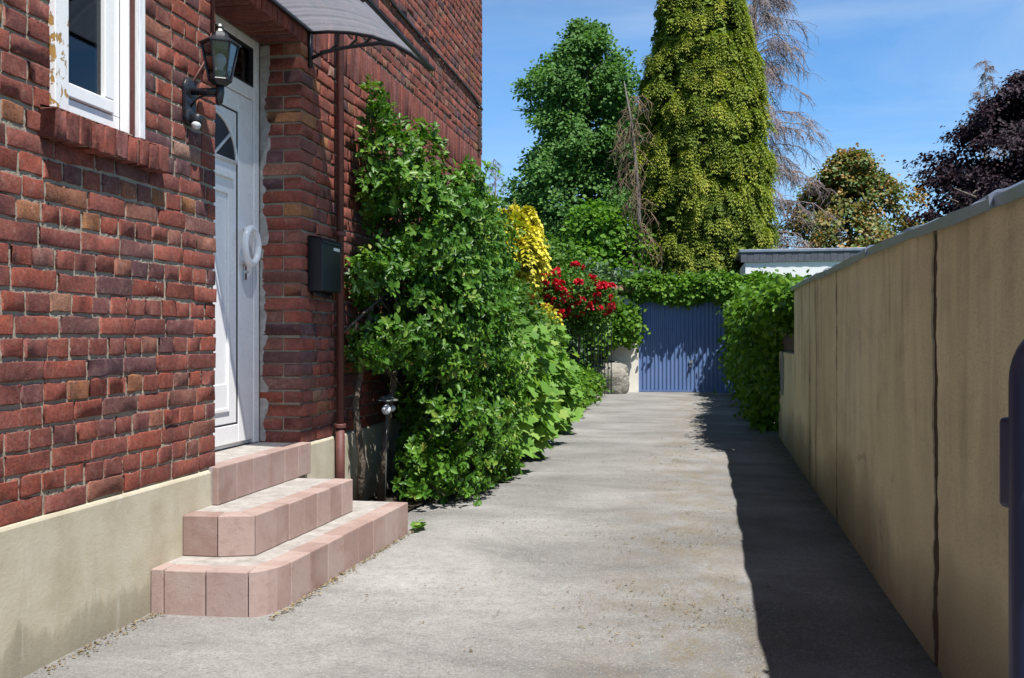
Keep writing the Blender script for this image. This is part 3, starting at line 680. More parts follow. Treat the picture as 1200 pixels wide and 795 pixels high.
b.tube([(WX + .02, LY, 2.30), (WX + .05, LY, 2.335), (WX + .09, LY, 2.35), (WX + .15, LY, 2.345)], .006, 8); b.build('arm', M['black_metal'], lamp, smooth=True)
b = MB(); b.lathe([(0, -.0), (.020, .003), (.027, .014), (.027, .05), (.018, .06)], (WX + .045, LY, 2.205), (.25, 0, 1), 16)
sn = b.build('sensor', M['black_metal'], lamp, smooth=True)
b = MB(); b.lathe([(0, -.024), (.013, -.02), (.022, -.006), (.023, .006)], (WX + .052, LY - .006, 2.212), (-.2, .3, 1), 16); b.build('sensor_lens', M['lens'], sn, smooth=True)
lc = (WX + .17, LY); zb, zt = 2.415, 2.585; rb, rt = .050, .084
hexa = lambda r_, z_: [(lc[0] + r_ * math.cos(R(60 * k + 30)), lc[1] + r_ * math.sin(R(60 * k + 30)), z_) for k in range(6)]
b = MB(); lo, hi = hexa(rb, zb), hexa(rt, zt)
for k in range(6):
    b.tube([lo[k], hi[k]], .0045, 6); b.tube([lo[k], lo[(k+1) % 6]], .006, 6); b.tube([hi[k], hi[(k+1) % 6]], .006, 6)
b.lathe([(.030, -.02), (.052, .0), (.052, .008)], (lc[0], lc[1], zb - .004), (0, 0, 1), 6, phase=R(30))
b.build('cage', M['black_metal'], lamp)
b = MB(); lo, hi = hexa(rb - .002, zb + .004), hexa(rt - .003, zt - .002)
for k in range(6): b.add([lo[k], lo[(k+1) % 6], hi[(k+1) % 6], hi[k]], [(0, 1, 2, 3)])
b.build('lamp_pane', M['lamp_glass'], lamp)
b = MB(); b.lathe([(.098, 0), (.098, .006), (.050, .035), (.040, .040), (.036, .055), (.020, .062), (.014, .075), (.017, .085), (.010, .098), (.0, .104)], (lc[0], lc[1], zt - .002), (0, 0, 1), 6, phase=R(30))
b.build('lamp_roof', M['black_metal'], lamp)
b = MB(); b.lathe([(0, .075), (.016, .072), (.028, .055), (.030, .04), (.024, .022), (.014, .008), (.013, -.02)], (lc[0], lc[1], 2.468), (0, 0, 1), 18); b.build('bulb', M['lens'], lamp, smooth=True)
b = MB(); b.lathe([(.032, 0), (.032, .022), (.022, .026), (.022, .04), (0, .04)], (lc[0], lc[1], zb + .004), (0, 0, 1), 16); b.build('lamp_socket', M['grey_metal'], lamp)
b = MB(); b.tube([(WX + .014, LY + .22, 2.72), (WX + .016, LY + .215, 3.1), (WX + .012, LY + .22, 3.6), (WX + .012, LY + .2, 4.2)], .009, 8); b.tube([(WX + .01, LY + .22, 2.72), (WX + .012, LY + .14, 2.55), (WX + .010, LY + .02, 2.41)], .006, 6)
b.build('cord', M['rust_red'], house, smooth=True)

# ---------------------------------------------------------------- mailbox
mbx = thing('mailbox', 'black metal mailbox mounted on the brick wall between door and downpipe', 'mailbox', (WX, 5.66, 1.48))
b = MB(); b.prism([(WX + .004, 1.50), (WX + .105, 1.50), (WX + .105, 1.81), (WX + .085, 1.833), (WX + .004, 1.845)], 1, 5.52, 5.83); b.build('box', M['black_box'], mbx, bevel=.006)
b = MB(); b.prism([(WX + .006, 1.848), (WX + .088, 1.836), (WX + .112, 1.812), (WX + .114, 1.80), (WX + .1065, 1.80), (WX + .1065, 1.809), (WX + .086, 1.8345), (WX + .006, 1.8465)], 1, 5.513, 5.837); b.build('lid', M['black_box'], mbx)
b = MB(); b.box((WX + .1055, 5.70, 1.765), (WX + .108, 5.80, 1.785)); b.build('name_plate', M['lens'], mbx)
b = MB(); b.tube([(WX + .05, 5.55, 1.502), (WX + .06, 5.55, 1.475), (WX + .075, 5.6, 1.462), (WX + .075, 5.76, 1.462), (WX + .06, 5.80, 1.475), (WX + .05, 5.80, 1.502)], .005, 8); b.tube([(WX + .03, 5.55, 1.49), (WX + .03, 5.8, 1.49)], .02, 10); b.build('newspaper_holder', M['black_box'], mbx, smooth=True)

# ---------------------------------------------------------------- canopy
can = thing('door_canopy', 'smoky translucent curved door canopy on black scrolled brackets above the door', 'canopy', (WX, 4.85, 2.94))
CY0, CY1 = 4.33, 5.56
prof = [(0, 3.128), (.12, 3.128), (.26, 3.113), (.40, 3.083), (.54, 3.030), (.66, 2.960), (.78, 2.855)]
pp = [(WX + .01 + x, z) for x, z in prof]; ppt = [(x + .003, z + .006) for x, z in pp]
b = MB(); b.prism(pp + ppt[::-1], 1, CY0, CY1)
me = b.mesh('sheet'); link('sheet', me, M['poly'], can)
b = MB(); b.tube([(pp[-1][0] + .004, CY0 - .02, pp[-1][1]), (pp[-1][0] + .004, CY1 + .02, pp[-1][1])], .013, 10); b.build('front_rail', M['black_metal'], can, smooth=True)
b = MB(); b.box((WX + .003, CY0, 3.112), (WX + .028, CY1, 3.142)); b.build('wall_rail', M['black_metal'], can, bevel=.003)
def bracket(yc):
    b = MB(); b.box((WX + .003, yc - .014, 2.90), (WX + .026, yc + .014, 3.108))
    upr = [(x, yc, z - .014) for x, z in pp]; b.tube(upr, .011, 8)
    low = [(WX + .02, yc, 2.955), (WX + .10, yc, 2.985), (WX + .22, yc, 3.008), (WX + .36, yc, 3.018), (WX + .47, yc, 3.025), (WX + .56, yc, 3.006), (WX + .66, yc, 2.945), (WX + .76, yc, 2.868)]
    b.tube(low, [.012] * 4 + [.014, .012, .010, .008], 8)
    for xs in (.08, .20, .30):
        zl = 2.98 + xs * .12
        b.tube([(WX + xs, yc, zl), (WX + xs + .07, yc, zl + .012), (WX + xs + .115, yc, zl + .05), (WX + xs + .118, yc, 3.115 - (xs + .12) ** 2 * .22 - .01), (WX + xs + .13, yc, 3.118 - (xs + .13) ** 2 * .22 - .006)], .0085, 8)
    return b.build('bracket', M['black_metal'], can, smooth=True)
bracket(CY1 - .02); bracket(CY0 + .015)

# ---------------------------------------------------------------- garden lamp in the bed
gl_ = thing('garden_light', 'twin spot garden light with small grey hat on thin stake beside the steps', 'garden light', (-2.1, 6.36, 0))
gx, gy = -2.1, 6.36
b = MB(); b.tube([(gx, gy, -.05), (gx + .012, gy + .01, .70)], .0045, 8); b.build('stake', M['grey_metal'], gl_, smooth=True)
b = MB(); b.lathe([(.080, .0), (.078, .005), (.03, .030), (.0, .036)], (gx + .012, gy + .01, .765), (0, 0, 1), 22); b.tube([(gx + .012, gy + .01, .69), (gx + .012, gy + .01, .77)], .009, 8); b.build('hat', M['grey_metal'], gl_, smooth=False)
for dy, rr in ((-.06, .036), (.075, .025)):
    c = Vector((gx + .03, gy + dy, .705)); ax = Vector((.35, -.9 if dy < 0 else -.5, .15)).normalized()
    b = MB(); b.lathe([(.0, -.05), (rr * .7, -.045), (rr, -.01), (rr, .004)], c, ax, 18); b.tube([(gx + .012, gy + .01, .72), c - ax * .03], .006, 6)
    s_ = b.build('spot_head', M['grey_metal'], gl_, smooth=True)
    b = MB(); b.lathe([(rr * .96, .003), (rr * .75, .014), (0, .02)], c, ax, 18); b.build('lens', M['lens'], s_, smooth=True)

# ---------------------------------------------------------------- right boundary wall
bw = thing('boundary_wall', 'tall beige rendered boundary wall with zinc coping along the driveway', 'wall', (.95, 4, 0))
TH = .16
hy = np.array([-2, 2.69, 3.80, 4.4, 5.2, 6.47, 8.0, 9.73]); hz_ = np.array([1.60, 1.590, 1.618, 1.640, 1.652, 1.660, 1.69, 1.705])
def walltop(y): return float(np.interp(y, hy, hz_))
def wpanel(y0, y1, z1f, name='panel', z0=-.1, step=.12, Q=90):
    n = max(2, int((y1 - y0) / step)); b = MB(); vs = []; sd = random.random() * 50
    for k in range(n + 1):
        y = y0 + (y1 - y0) * k / n; x = wallx(y); zt_ = z1f(y); end = k in (0, n)
        for side in (0, 1):
            for q in range(Q):
                zq = z0 + (zt_ - z0) * q / (Q - 1)
                jy = (.020 * mnoise.noise(Vector((sd + k, zq * 2.6, 0))) + .022 * mnoise.noise(Vector((sd + k, zq * 11, 4))) + .014 * mnoise.noise(Vector((sd + k, zq * 27, 8)))) if end and not side else 0
                jx = .006 * mnoise.noise(Vector((y * 1.3, zq * 1.3, sd))) + (.004 if end else 0) if not side else 0
                vs.append((x + (TH if side else jx), y + jy, zq))
    fs = []; W = 2 * Q
    for k in range(n):
        a, c = k * W, (k + 1) * W
        for q in range(Q - 1): fs += [(a+q, a+q+1, c+q+1, c+q), (a+Q+q, c+Q+q, c+Q+1+q, a+Q+1+q)]
        fs += [(a+Q-1, a+W-1, c+W-1, c+Q-1), (a, c, c+Q, a+Q)]
    for a, flip in ((0, 1), (n * W, 0)):
        for q in range(Q - 1):
            f = (a+q, a+Q+q, a+Q+1+q, a+q+1); fs.append(f if flip else f[::-1])
    b.add(vs, fs); return b.build(name, M['render'], bw)
js = [-2, .55, 3.70, 6.50, 8.22, 9.73]; JW = {3.70: .075, 6.50: .055, 8.22: .05, .55: .03}
for a, c in zip(js[:-1], js[1:]): wpanel(a + .5 * JW.get(a, .02), c - .5 * JW.get(c, .02) if c < 9.7 else c, walltop)
b = MB()
for c in js[1:-1]: b.box((wallx(c) + .009, c - .06, -.05), (wallx(c) + TH - .02, c + .06, walltop(c) - .03))
b.build('joint_filler', M['joint'], bw)
b = MB(); n = 70; vs, fs = [], []
yy = np.linspace(-2, 9.76, n)
for k, y in enumerate(yy):
    x = wallx(y); h = walltop(y) + .002; wv = .006 * math.sin(y * 5.1) + .004 * math.sin(y * 11)
    for (dx, dz) in ((-.024 + wv, -.026 + wv * .8), (-.026 + wv, .010), (-.01, .020 + wv), (TH * .5, .028), (TH + .01, .020), (TH + .03, .010), (TH + .028, -.026), (TH + .022, -.026), (TH + .022, .003), (-.018 + wv, .003), (-.018 + wv, -.026 + wv * .8)):
        vs.append((x + dx, y, h + dz))
m_ = 11
for k in range(n - 1):
    for q in range(m_): fs.append((k*m_+q, k*m_+(q+1) % m_, (k+1)*m_+(q+1) % m_, (k+1)*m_+q))
fs += [tuple(range(m_)), tuple(range((n-1)*m_, n*m_))[::-1]]
b.add(vs, fs); cop = b.build('coping', M['zinc'], bw)
b = MB()
for y in (2.9, 5.1, 6.9, 8.4): 
    x = wallx(y); h = walltop(y) + .002; b.prism([(x - .030, h - .03), (x - .033, h + .014), (x - .01, h + .030), (x + TH * .5, h + .038), (x + TH + .012, h + .028), (x + TH + .035, h + .014), (x + TH * .5, h + .032), (x - .012, h + .024)], 1, y - .012, y + .012)
b.build('coping_seam', M['zinc'], cop)
# lower stub of the wall beyond, with dark board above it
low = thing('low_garden_wall', 'lower weathered stub of beige wall at the foot of the ivy', 'wall', (1.09, 10.9, 0))
b = MB(); b.prism([(wallx(9.76) + .012, 9.765), (wallx(12.0) + .012, 12.0), (wallx(12.0) + .16, 12.0), (wallx(9.76) + .16, 9.765)], 2, -.05, 1.05); b.build('wall', M['render'], low, bevel=.01)
b = MB(); q = [(wallx(11.35) + .006, 11.35 + .22 * math.cos(a), .80 + .26 * math.sin(a)) for a in np.linspace(0, 2*np.pi, 20, endpoint=False)]
b.prism([(p[1], p[2]) for p in q], 0, wallx(11.35) + .002, wallx(11.35) + .05); b.build('grey_patch', M['grey_metal'], low)
bd = thing('board_screen', 'dark brown wooden screen above the low wall stub beside ivy', 'screen', (1.12, 10.6, 1.05))
b = MB()
for k in range(10): y = 9.79 + k * .21; b.box((wallx(y) + .055, y, 1.056), (wallx(y) + .085, y + .2, 1.66 + .02 * math.sin(k * 2)))
b.build('boards', M['brown_wood'], bd, bevel=.004)
b = MB(); b.box((wallx(9.8) + .088, 9.79, 1.15), (wallx(9.8) + .13, 11.85, 1.22)); b.build('rail', M['brown_wood'], bd)

# ---------------------------------------------------------------- blue gate at the right edge
gt = thing('metal_gate', 'dark blue tubular metal gate standing open at the right edge', 'gate', (.63, 1.12, 0))
A = Vector((.492, 1.50, 0)); Bv = Vector((.80, .72, 0)); d = (Bv - A).normalized(); Ln = (Bv - A).length
def gp_(s, z): return A + d * s + Vector((0, 0, z))
b = MB(); rr = .065
fpts = [gp_(0, .06)] + [gp_(0, .5), gp_(0, 1.0)] + [gp_(rr - rr * math.cos(a), 1.20 - rr + rr * math.sin(a)) for a in np.linspace(0, math.pi / 2, 8)] + [gp_(Ln * .5, 1.20), gp_(Ln, 1.20)]
b.tube(fpts, .024, 12); b.tube([gp_(Ln, 1.20), gp_(Ln, .06)], .024, 12); b.tube([gp_(0, .09), gp_(Ln, .09)], .02, 12); b.tube([gp_(0, .985), gp_(Ln, .985)], .014, 10)
frame_g = b.build('frame', M['blue_gate'], gt, smooth=True)
b = MB()
for s in np.linspace(.11, Ln - .1, 6): b.tube([gp_(s, .09), gp_(s, .985)], .008, 8)
b.build('bars', M['blue_gate'], gt, smooth=True)
b = MB(); n_ = Vector((-d.y, d.x, 0)); c = gp_(-.024, 1.01)
def obx(c, L, Wd, z0, z1):
    q = [c + d * a * L + n_ * s * Wd for a, s in ((-1, -1), (1, -1), (1, 1), (-1, 1))]; b.prism([(p.x, p.y) for p in q], 2, z0, z1)
obx(gp_(-.012, 0), .022, .022, .948, 1.083); b.build('lock_box', M['blue_gate'], gt, bevel=.008, seg=3)
for zc in (.25, 1.0):
    b = MB(); b.tube([gp_(Ln, zc), gp_(Ln, zc) + Vector((.035, -.01, 0))], .014, 8); b.build('hinge', M['blue_gate'], gt, smooth=True)

# ---------------------------------------------------------------- garage at the end
ga = thing('garage', 'cream garage with blue up and over door at the end of the driveway', 'garage', (0, 21.6, 0))
GY = 21.45; gx0, gx1, gz = -1.08, 1.26, 2.13
b = MB(); b.box((-1.75, GY - .02, -.05), (gx0, GY + .25, 2.20)); b.box((gx1, GY - .02, -.05), (1.75, GY + .25, 2.20)); b.box((gx0, GY + .02, gz + .003), (gx1, GY + .25, 2.20))
b.box((-1.75, GY + .25, -.05), (-1.5, GY + 5, 2.2)); b.box((1.5, GY + .25, -.05), (1.75, GY + 5, 2.2)); b.box((-1.5, GY + 4.8, -.05), (1.5, GY + 5, 2.2)); b.build('wall', M['cream'], ga)
b = MB(); b.box((-1.9, GY - .08, 2.203), (1.9, GY + 5.1, 2.30)); b.build('roof', M['brown_wood'], ga)
b = MB()
for k in range(9):
    x = -1.93 + k * .155; b.lathe([(.06, -.2), (.09, .22)], (x, GY - .05, 2.325), (0, 1, .12), 10)
b.build('coping_tiles', M['tile'], ga, smooth=True)
b = MB(); nrib = 26; xs = np.linspace(gx0 + .012, gx1 - .012, nrib * 4 + 1); vs, fs = [], []
for k, x in enumerate(xs):
    off = {0: 0, 1: .0, 2: .022, 3: .022}[k % 4]
    vs += [(x, GY + .06 + off, .012), (x, GY + .06 + off, gz - .004)]
for k in range(len(xs) - 1): fs.append((2*k, 2*k+2, 2*k+3, 2*k+1))
b.add(vs, fs); gd = b.build('door', M['garage_blue'], ga)
b = MB(); 
b.box((gx0, GY + .035, .002), (gx0 + .05, GY + .056, gz)); b.box((gx1 - .05, GY + .035, .002), (gx1, GY + .056, gz)); b.box((gx0 + .05, GY + .035, gz - .05), (gx1 - .05, GY + .056, gz)); b.box((gx0 + .05, GY + .035, .006), (gx1 - .05, GY + .056, .05)); b.build('door_frame', M['garage_blue'], gd)
b = MB(); b.box((.045, GY + .03, .66), (.135, GY + .056, .72)); b.tube([(.09, GY + .03, .65), (.09, GY - .02, .64), (.09, GY - .02, .58)], .018, 8); b.lathe([(.04, 0), (.035, .03)], (.09, GY + .056, .60), (0, -1, 0), 14); b.build('handle', M['chrome'], gd)

# white neighbour building
nb = thing('neighbour_building', 'white flat roofed building with dark slate fascia behind the boundary wall', 'building', (4.5, 27, 0))
b = MB(); b.box((1.50, 25.2, -.05), (1.75, 31, 3.22)); b.box((1.75, 25.2, -.05), (9, 25.45, 2.62)); b.box((1.75, 25.2, 2.62), (2.35, 25.45, 3.22)); b.box((2.35, 25.2, 2.80), (9, 25.45, 3.22)); b.box((1.75, 30.8, -.05), (9, 31, 3.22)); b.box((8.8, 25.45, -.05), (9, 30.8, 3.22)); b.build('wall', M['white_wall'], nb)
b = MB(); b.box((2.35, 25.32, 2.622), (9, 25.40, 2.798)); b.build('window', M['black_box'], nb)
fa = MB(); kx = 1.38
while kx < 9.1:
    fa.box((kx, 25.150 - .006 * (int(kx * 7) % 2), 3.20), (kx + .155, 25.196, 3.45 + .0)); kx += .16
fa.build('fascia', M['slate'], nb)
b = MB(); b.box((1.34, 25.12, 3.452), (9.2, 31.2, 3.53)); b.build('roof', M['zinc'], nb, bevel=.01)

# ---------------------------------------------------------------- boulder, fence
bm = bmesh.new(); bmesh.ops.create_icosphere(bm, subdivisions=5, radius=1)
for v in bm.verts:
    p = v.co.copy(); k = 1 + .22 * mnoise.noise(p * 1.3 + Vector((4, 2, 1))) + .10 * mnoise.noise(p * 3.1) + .035 * mnoise.noise(p * 8) + .02 * mnoise.noise(p * 19)
    q = p * k; q.x = math.copysign(abs(q.x) ** .8, q.x); q.z = math.copysign(abs(q.z) ** .75, q.z); v.co = Vector((q.x * .52, q.y * .36, q.z * .44 + .30))
me = bpy.data.meshes.new('boulder'); bm.to_mesh(me); bm.free()
o = link('boulder', me, M['stone'], smooth=True); o.location = (-1.82, 20.9, 0); top(o, 'big grey boulder resting beside the blue garage door', 'rock')
o.data.transform(Matrix.Rotation(R(12), 4, 'Y'))
fe = thing('iron_fence', 'black wrought iron fence with upright bars behind the mallow plants', 'fence', (-2.0, 17.6, 0))
fa_, fb_ = Vector((-2.45, 16.6, 0)), Vector((-1.55, 19.6, 0))
b = MB()
for zc in (.35, 1.38): b.tube([fa_ + Vector((0, 0, zc)), fb_ + Vector((0, 0, zc))], .016, 6)
b.build('rail', M['iron'], fe)
barm = None
for k in range(18):
    p = fa_.lerp(fb_, k / 17)
    b = MB(); b.tube([p + Vector((0, 0, .05)), p + Vector((0, 0, 1.50)), p + Vector((0, 0, 1.60))], [.011, .011, .003], 6); b.build('bar', M['iron'], fe)

# ---------------------------------------------------------------- foliage builders
def blob_points(blobs, n, inner=.55, jitter=.1):
    """points on/inside ellipsoid shells; returns P, outward normal"""
    ar = np.array([(b[3]*b[4] + b[4]*b[5] + b[3]*b[5]) for b in blobs]); ch = rng.choice(len(blobs), n, p=ar / ar.sum())
    B = np.array(blobs)[ch]; d = rand_dir(n); r = inner + (1 - inner) * rng.random(n) ** .5
    r = r * (1 + rng.normal(0, jitter, n))
    return B[:, :3] + d * B[:, 3:6] * r[:, None], nrm(d / B[:, 3:6])
def clumped(blobs, nclus, per, crad, size, inner=.6, up=.5, out=.6, flat=.6, tmpl=T_LEAF, width=1., droop=.25, rvar=.25, sizevar=.25, keep=None, cjit=.12):
    C, N = blob_points(blobs, nclus, inner, cjit)
    if keep is not None: k = keep(C); C, N = C[k], N[k]
    n = len(C) * per; ci = np.repeat(np.arange(len(C)), per)
    off = rng.normal(size=(n, 3)) * crad * np.array([1, 1, flat])
    off *= (rng.uniform(.6, 1.4, len(C)))[ci][:, None]
    P = C[ci] + off
    outd = nrm(N[ci] * .7 + nrm(off) * .7)
    U = nrm(outd + rand_dir(n) * .8 + np.array([0, 0, -droop])); Nn = nrm(N[ci] * out + np.array([0, 0, up]) + rand_dir(n) * .55)
    cr = rng.random(len(C)); rnd = np.clip((1 - rvar) * rng.random(n) + rvar * cr[ci], 0, 1)
    s = size * (1 + rng.normal(0, sizevar, n)).clip(.4, 1.8)
    if keep is not None: k = keep(P); P, U, Nn, s, rnd = P[k], U[k], Nn[k], s[k], rnd[k]
    return leaves(P, U, Nn, s, tmpl, width, rnd)
def rosettes(C, N, per, spread, size, tmpl=T_LEAF, width=.85, back=.5):
    """leaves radiating round shoot tips"""
    n = len(C) * per; ci = np.repeat(np.arange(len(C)), per)
    a = rng.random(n) * 2 * np.pi; t1 = nrm(np.cross(N, np.array([.3, .2, 1.]))); t2 = np.cross(N, t1)
    rad = t1[ci] * np.cos(a)[:, None] + t2[ci] * np.sin(a)[:, None]
    P = C[ci] - N[ci] * (rng.random(n) * spread)[:, None] + rad * .004
    U = nrm(rad + N[ci] * rng.uniform(.1, .9, n)[:, None]); Nn = nrm(N[ci] - rad * .4 + rand_dir(n) * .25)
    rnd = np.clip(.45 * rng.random(n) + .55 * rng.random(len(C))[ci], 0, 1)
    return leaves(P, U, Nn, size * rng.uniform(.65, 1.25, n), tmpl, width, rnd)
def limbs(mb, base, tip, r0, blobs, nsub=3, wob=.15, sides=8):
    base, tip = Vector(base), Vector(tip); n = 9; pts = []
    for k in range(n): 
        p = base.lerp(tip, k / (n - 1)); p += Vector((random.gauss(0, wob), random.gauss(0, wob), 0)) * (k > 0) * (k < n - 1); pts.append(p)
    mb.tube(pts, [r0 * (1 - .85 * k / (n - 1)) for k in range(n)], sides)
    for b in blobs:
        c = Vector(b[:3]); z0 = max(base.z + (tip.z - base.z) * .25, min(tip.z * .95, c.z - max(b[3], .3) * .9)); f = (z0 - base.z) / (tip.z - base.z); s = base.lerp(tip, f)
        mid = s.lerp(c, .5) + Vector((random.gauss(0, wob), random.gauss(0, wob), -.1 * b[5])); rr = r0 * .45 * (1 - .5 * f)
        mb.tube([s, mid, c, c + (c - mid) * .6], [rr, rr * .75, rr * .45, rr * .12], 6)
        for _ in range(nsub):
            e = c + Vector((random.uniform(-1, 1) * b[3], random.uniform(-1, 1) * b[4], random.uniform(-.6, 1) * b[5])) * .8
            s2 = mid.lerp(c, random.random()); mb.tube([s2, s2.lerp(e, .5) + Vector((0, 0, .08)), e], [rr * .4, rr * .25, rr * .06], 5)
def tree(name, label, cat, base, tip, r0, blobs, parts, leafmat, bark='bark', nsub=4, wob=.15, group=None, trunkname='trunk', crownname='crown'):
    t_ = thing(name, label, cat, base, group)
    mb = MB(); limbs(mb, base, tip, r0, blobs, nsub, wob); mb.build(trunkname, M[bark], t_, smooth=True)
    link(crownname, leaf_mesh(crownname, *parts), leafmat, t_)
    return t_
def sprays(C, N, per, L, K=4, droop=.7, wid=.30, up=.4, crnd=None, fan=.7):
    """hanging flat conifer sprays: side fronds along an arching axis"""
    n = len(C) * per; ci = np.repeat(np.arange(len(C)), per)
    D = nrm(N[ci] + rand_dir(n) * fan + np.array([0, 0, up])); Ls = L * rng.uniform(.6, 1.3, n)
    pl = nrm(np.cross(D, rand_dir(n))); 
    side = nrm(np.cross(D, np.array([0, 0, 1.])) + rand_dir(n) * .2); nor = np.cross(side, D); nor *= np.sign(nor[:, 2:3] + 1e-6)
    if crnd is None: crnd = rng.random(len(C))
    rb = np.clip(.84 * crnd[ci] + .16 * rng.random(n), 0, 1)
    P0 = C[ci] + rand_dir(n) * L * .35; out = []
    for k in range(K):
        tt = (k + .3) / K; q = P0 + D * (Ls * tt)[:, None] + np.array([0, 0, -1.]) * (Ls * droop * tt * tt)[:, None]
        ax = nrm(D + np.array([0, 0, -1.]) * (2 * droop * tt))
        for s in (-1, 1):
            U = nrm(ax + side * s * .7 + rand_dir(n) * .14)
            out.append(leaves(q, U, nor + N[ci] * .5 + rand_dir(n) * .12, Ls * .55 * (1 - .45 * tt), T_DIA, wid / .5 * .5 * 2, np.clip(rb + .45 * (tt - .55), 0, 1)))
    return out

# ---------------------------------------------------------------- near evergreen shrub by the wall
sh = thing('evergreen_shrub', 'big glossy green evergreen shrub climbing the brick wall beside the steps', 'shrub', (-2.0, 7.0, 0))
sblobs = [(-2.02, 6.65, 2.15, .36, .45, .55), (-1.95, 7.3, 2.05, .42, .6, .55), (-1.92, 8.0, 1.9, .42, .6, .60), (-2.05, 6.55, 1.45, .36, .42, .42), (-1.86, 7.1, 1.35, .42, .55, .55),
          (-1.82, 7.8, 1.2, .40, .6, .6), (-1.78, 6.75, .62, .30, .36, .45), (-1.78, 7.3, .5, .34, .5, .5), (-1.74, 7.9, .55, .28, .5, .5), (-1.84, 6.50, .26, .22, .24, .26), (-1.74, 6.9, .2, .22, .4, .24), (-1.70, 7.6, .2, .2, .4, .22), (-2.12, 8.35, 2.05, .22, .42, .42), (-2.2, 6.35, 2.42, .16, .16, .24), (-2.16, 6.25, 1.16, .15, .16, .12), (-2.12, 6.25, 1.62, .15, .2, .14)]
Cp, Np = blob_points(sblobs, 620, .78, .10); nc = 11; ci = np.repeat(np.arange(len(Cp)), nc); off = rng.normal(0, 1, (len(ci), 3)) * np.array([.085, .095, .06])
C = Cp[ci] + off + Np[ci] * (.05 - 2.2 * (off ** 2).sum(1))[:, None]; N = Np[ci] * .8 + off * 6
k = (C[:, 0] > WX + .03) & (C[:, 2] > .04) & ~((C[:, 1] < 6.58) & (C[:, 0] < -1.98) & (C[:, 2] < .98)); C, N = C[k], N[k]
N = nrm(nrm(N) + np.array([.25, -.25, .40]) + rand_dir(len(C)) * .3)
parts = [rosettes(C, N, 8, .07, .054, width=.60)]
# long leading shoots at the top and shelves at the side
tipsC, tipsN = [], []
shoots = []
for (x, y, z, dx, dy, dz, n) in ((-2.16, 6.25, 2.55, .02, -.05, .42, 16), (-2.2, 6.5, 2.65, .0, .12, .36, 16), (-2.1, 6.32, 2.5, .05, -.16, .25, 12), (-2.05, 6.9, 2.65, .1, .1, .2, 10), (-2.0, 8.7, 2.35, .15, .35, .22, 14), (-2.05, 8.6, 2.2, .2, .45, .08, 12), (-2.1, 6.2, 1.05, .1, -.25, .0, 14), (-2.12, 6.25, 1.6, .1, -.22, .1, 14), (-1.9, 7.6, 2.5, .1, .1, .18, 10), (-1.95, 8.2, 2.4, .1, .1, .2, 10)):
    s = np.array((x, y, z)); d_ = np.array((dx, dy, dz)); shoots.append((s, d_))
    for t_ in np.linspace(.1, 1, n * 2):
        tipsC.append(s + d_ * t_ + rng.normal(0, .035, 3)); tipsN.append(nrm(d_ + rng.normal(0, .25, 3)))
parts.append(rosettes(np.array(tipsC), np.array(tipsN), 8, .05, .048, width=.60))
mbs = MB()
mbs.tube([(-2.24, 6.2, -.02), (-2.22, 6.22, .35), (-2.25, 6.16, .75), (-2.22, 6.3, 1.2), (-2.18, 6.5, 1.8)], [.032, .028, .026, .022, .015], 8)
mbs.tube([(-2.2, 6.55, -.02), (-2.14, 6.5, .5), (-2.1, 6.7, 1.2), (-2.05, 7.1, 1.9)], [.03, .026, .02, .012], 8); mbs.tube([(-2.0, 7.4, -.02), (-1.98, 7.4, .8), (-1.95, 7.7, 1.7), (-1.95, 8.3, 2.1)], [.04, .03, .02, .01], 8)
mbs.tube([(-2.22, 6.3, 1.15), (-2.2, 6.05, 1.3), (-2.18, 5.98, 1.26)], [.012, .009, .006], 6)
mbs.tube([(-2.3, 6.0, 1.22), (-2.2, 6.15, 1.36), (-2.12, 6.35, 1.5)], [.012, .011, .01], 6)
for s, d_ in shoots: mbs.tube([tuple(s - d_ * .5), tuple(s), tuple(s + d_)], [.008, .006, .002], 5)
for b in sblobs:
    for _ in range(7):
        e = Vector(b[:3]) + Vector((random.uniform(-1, 1) * b[3], random.uniform(-1, 1) * b[4], random.uniform(-1, 1) * b[5])) * .75
        if e.x < WX + .05: e.x = WX + .08
        s = Vector((-2.1, 6.9 + .4 * random.random(), max(.2, b[2] - .5))); mbs.tube([s, s.lerp(e, .5), e], [.011, .007, .003], 5)
mbs.build('stem', M['bark'], sh, smooth=True)
link('foliage', leaf_mesh('foliage', *parts), M['l_shrub'], sh)

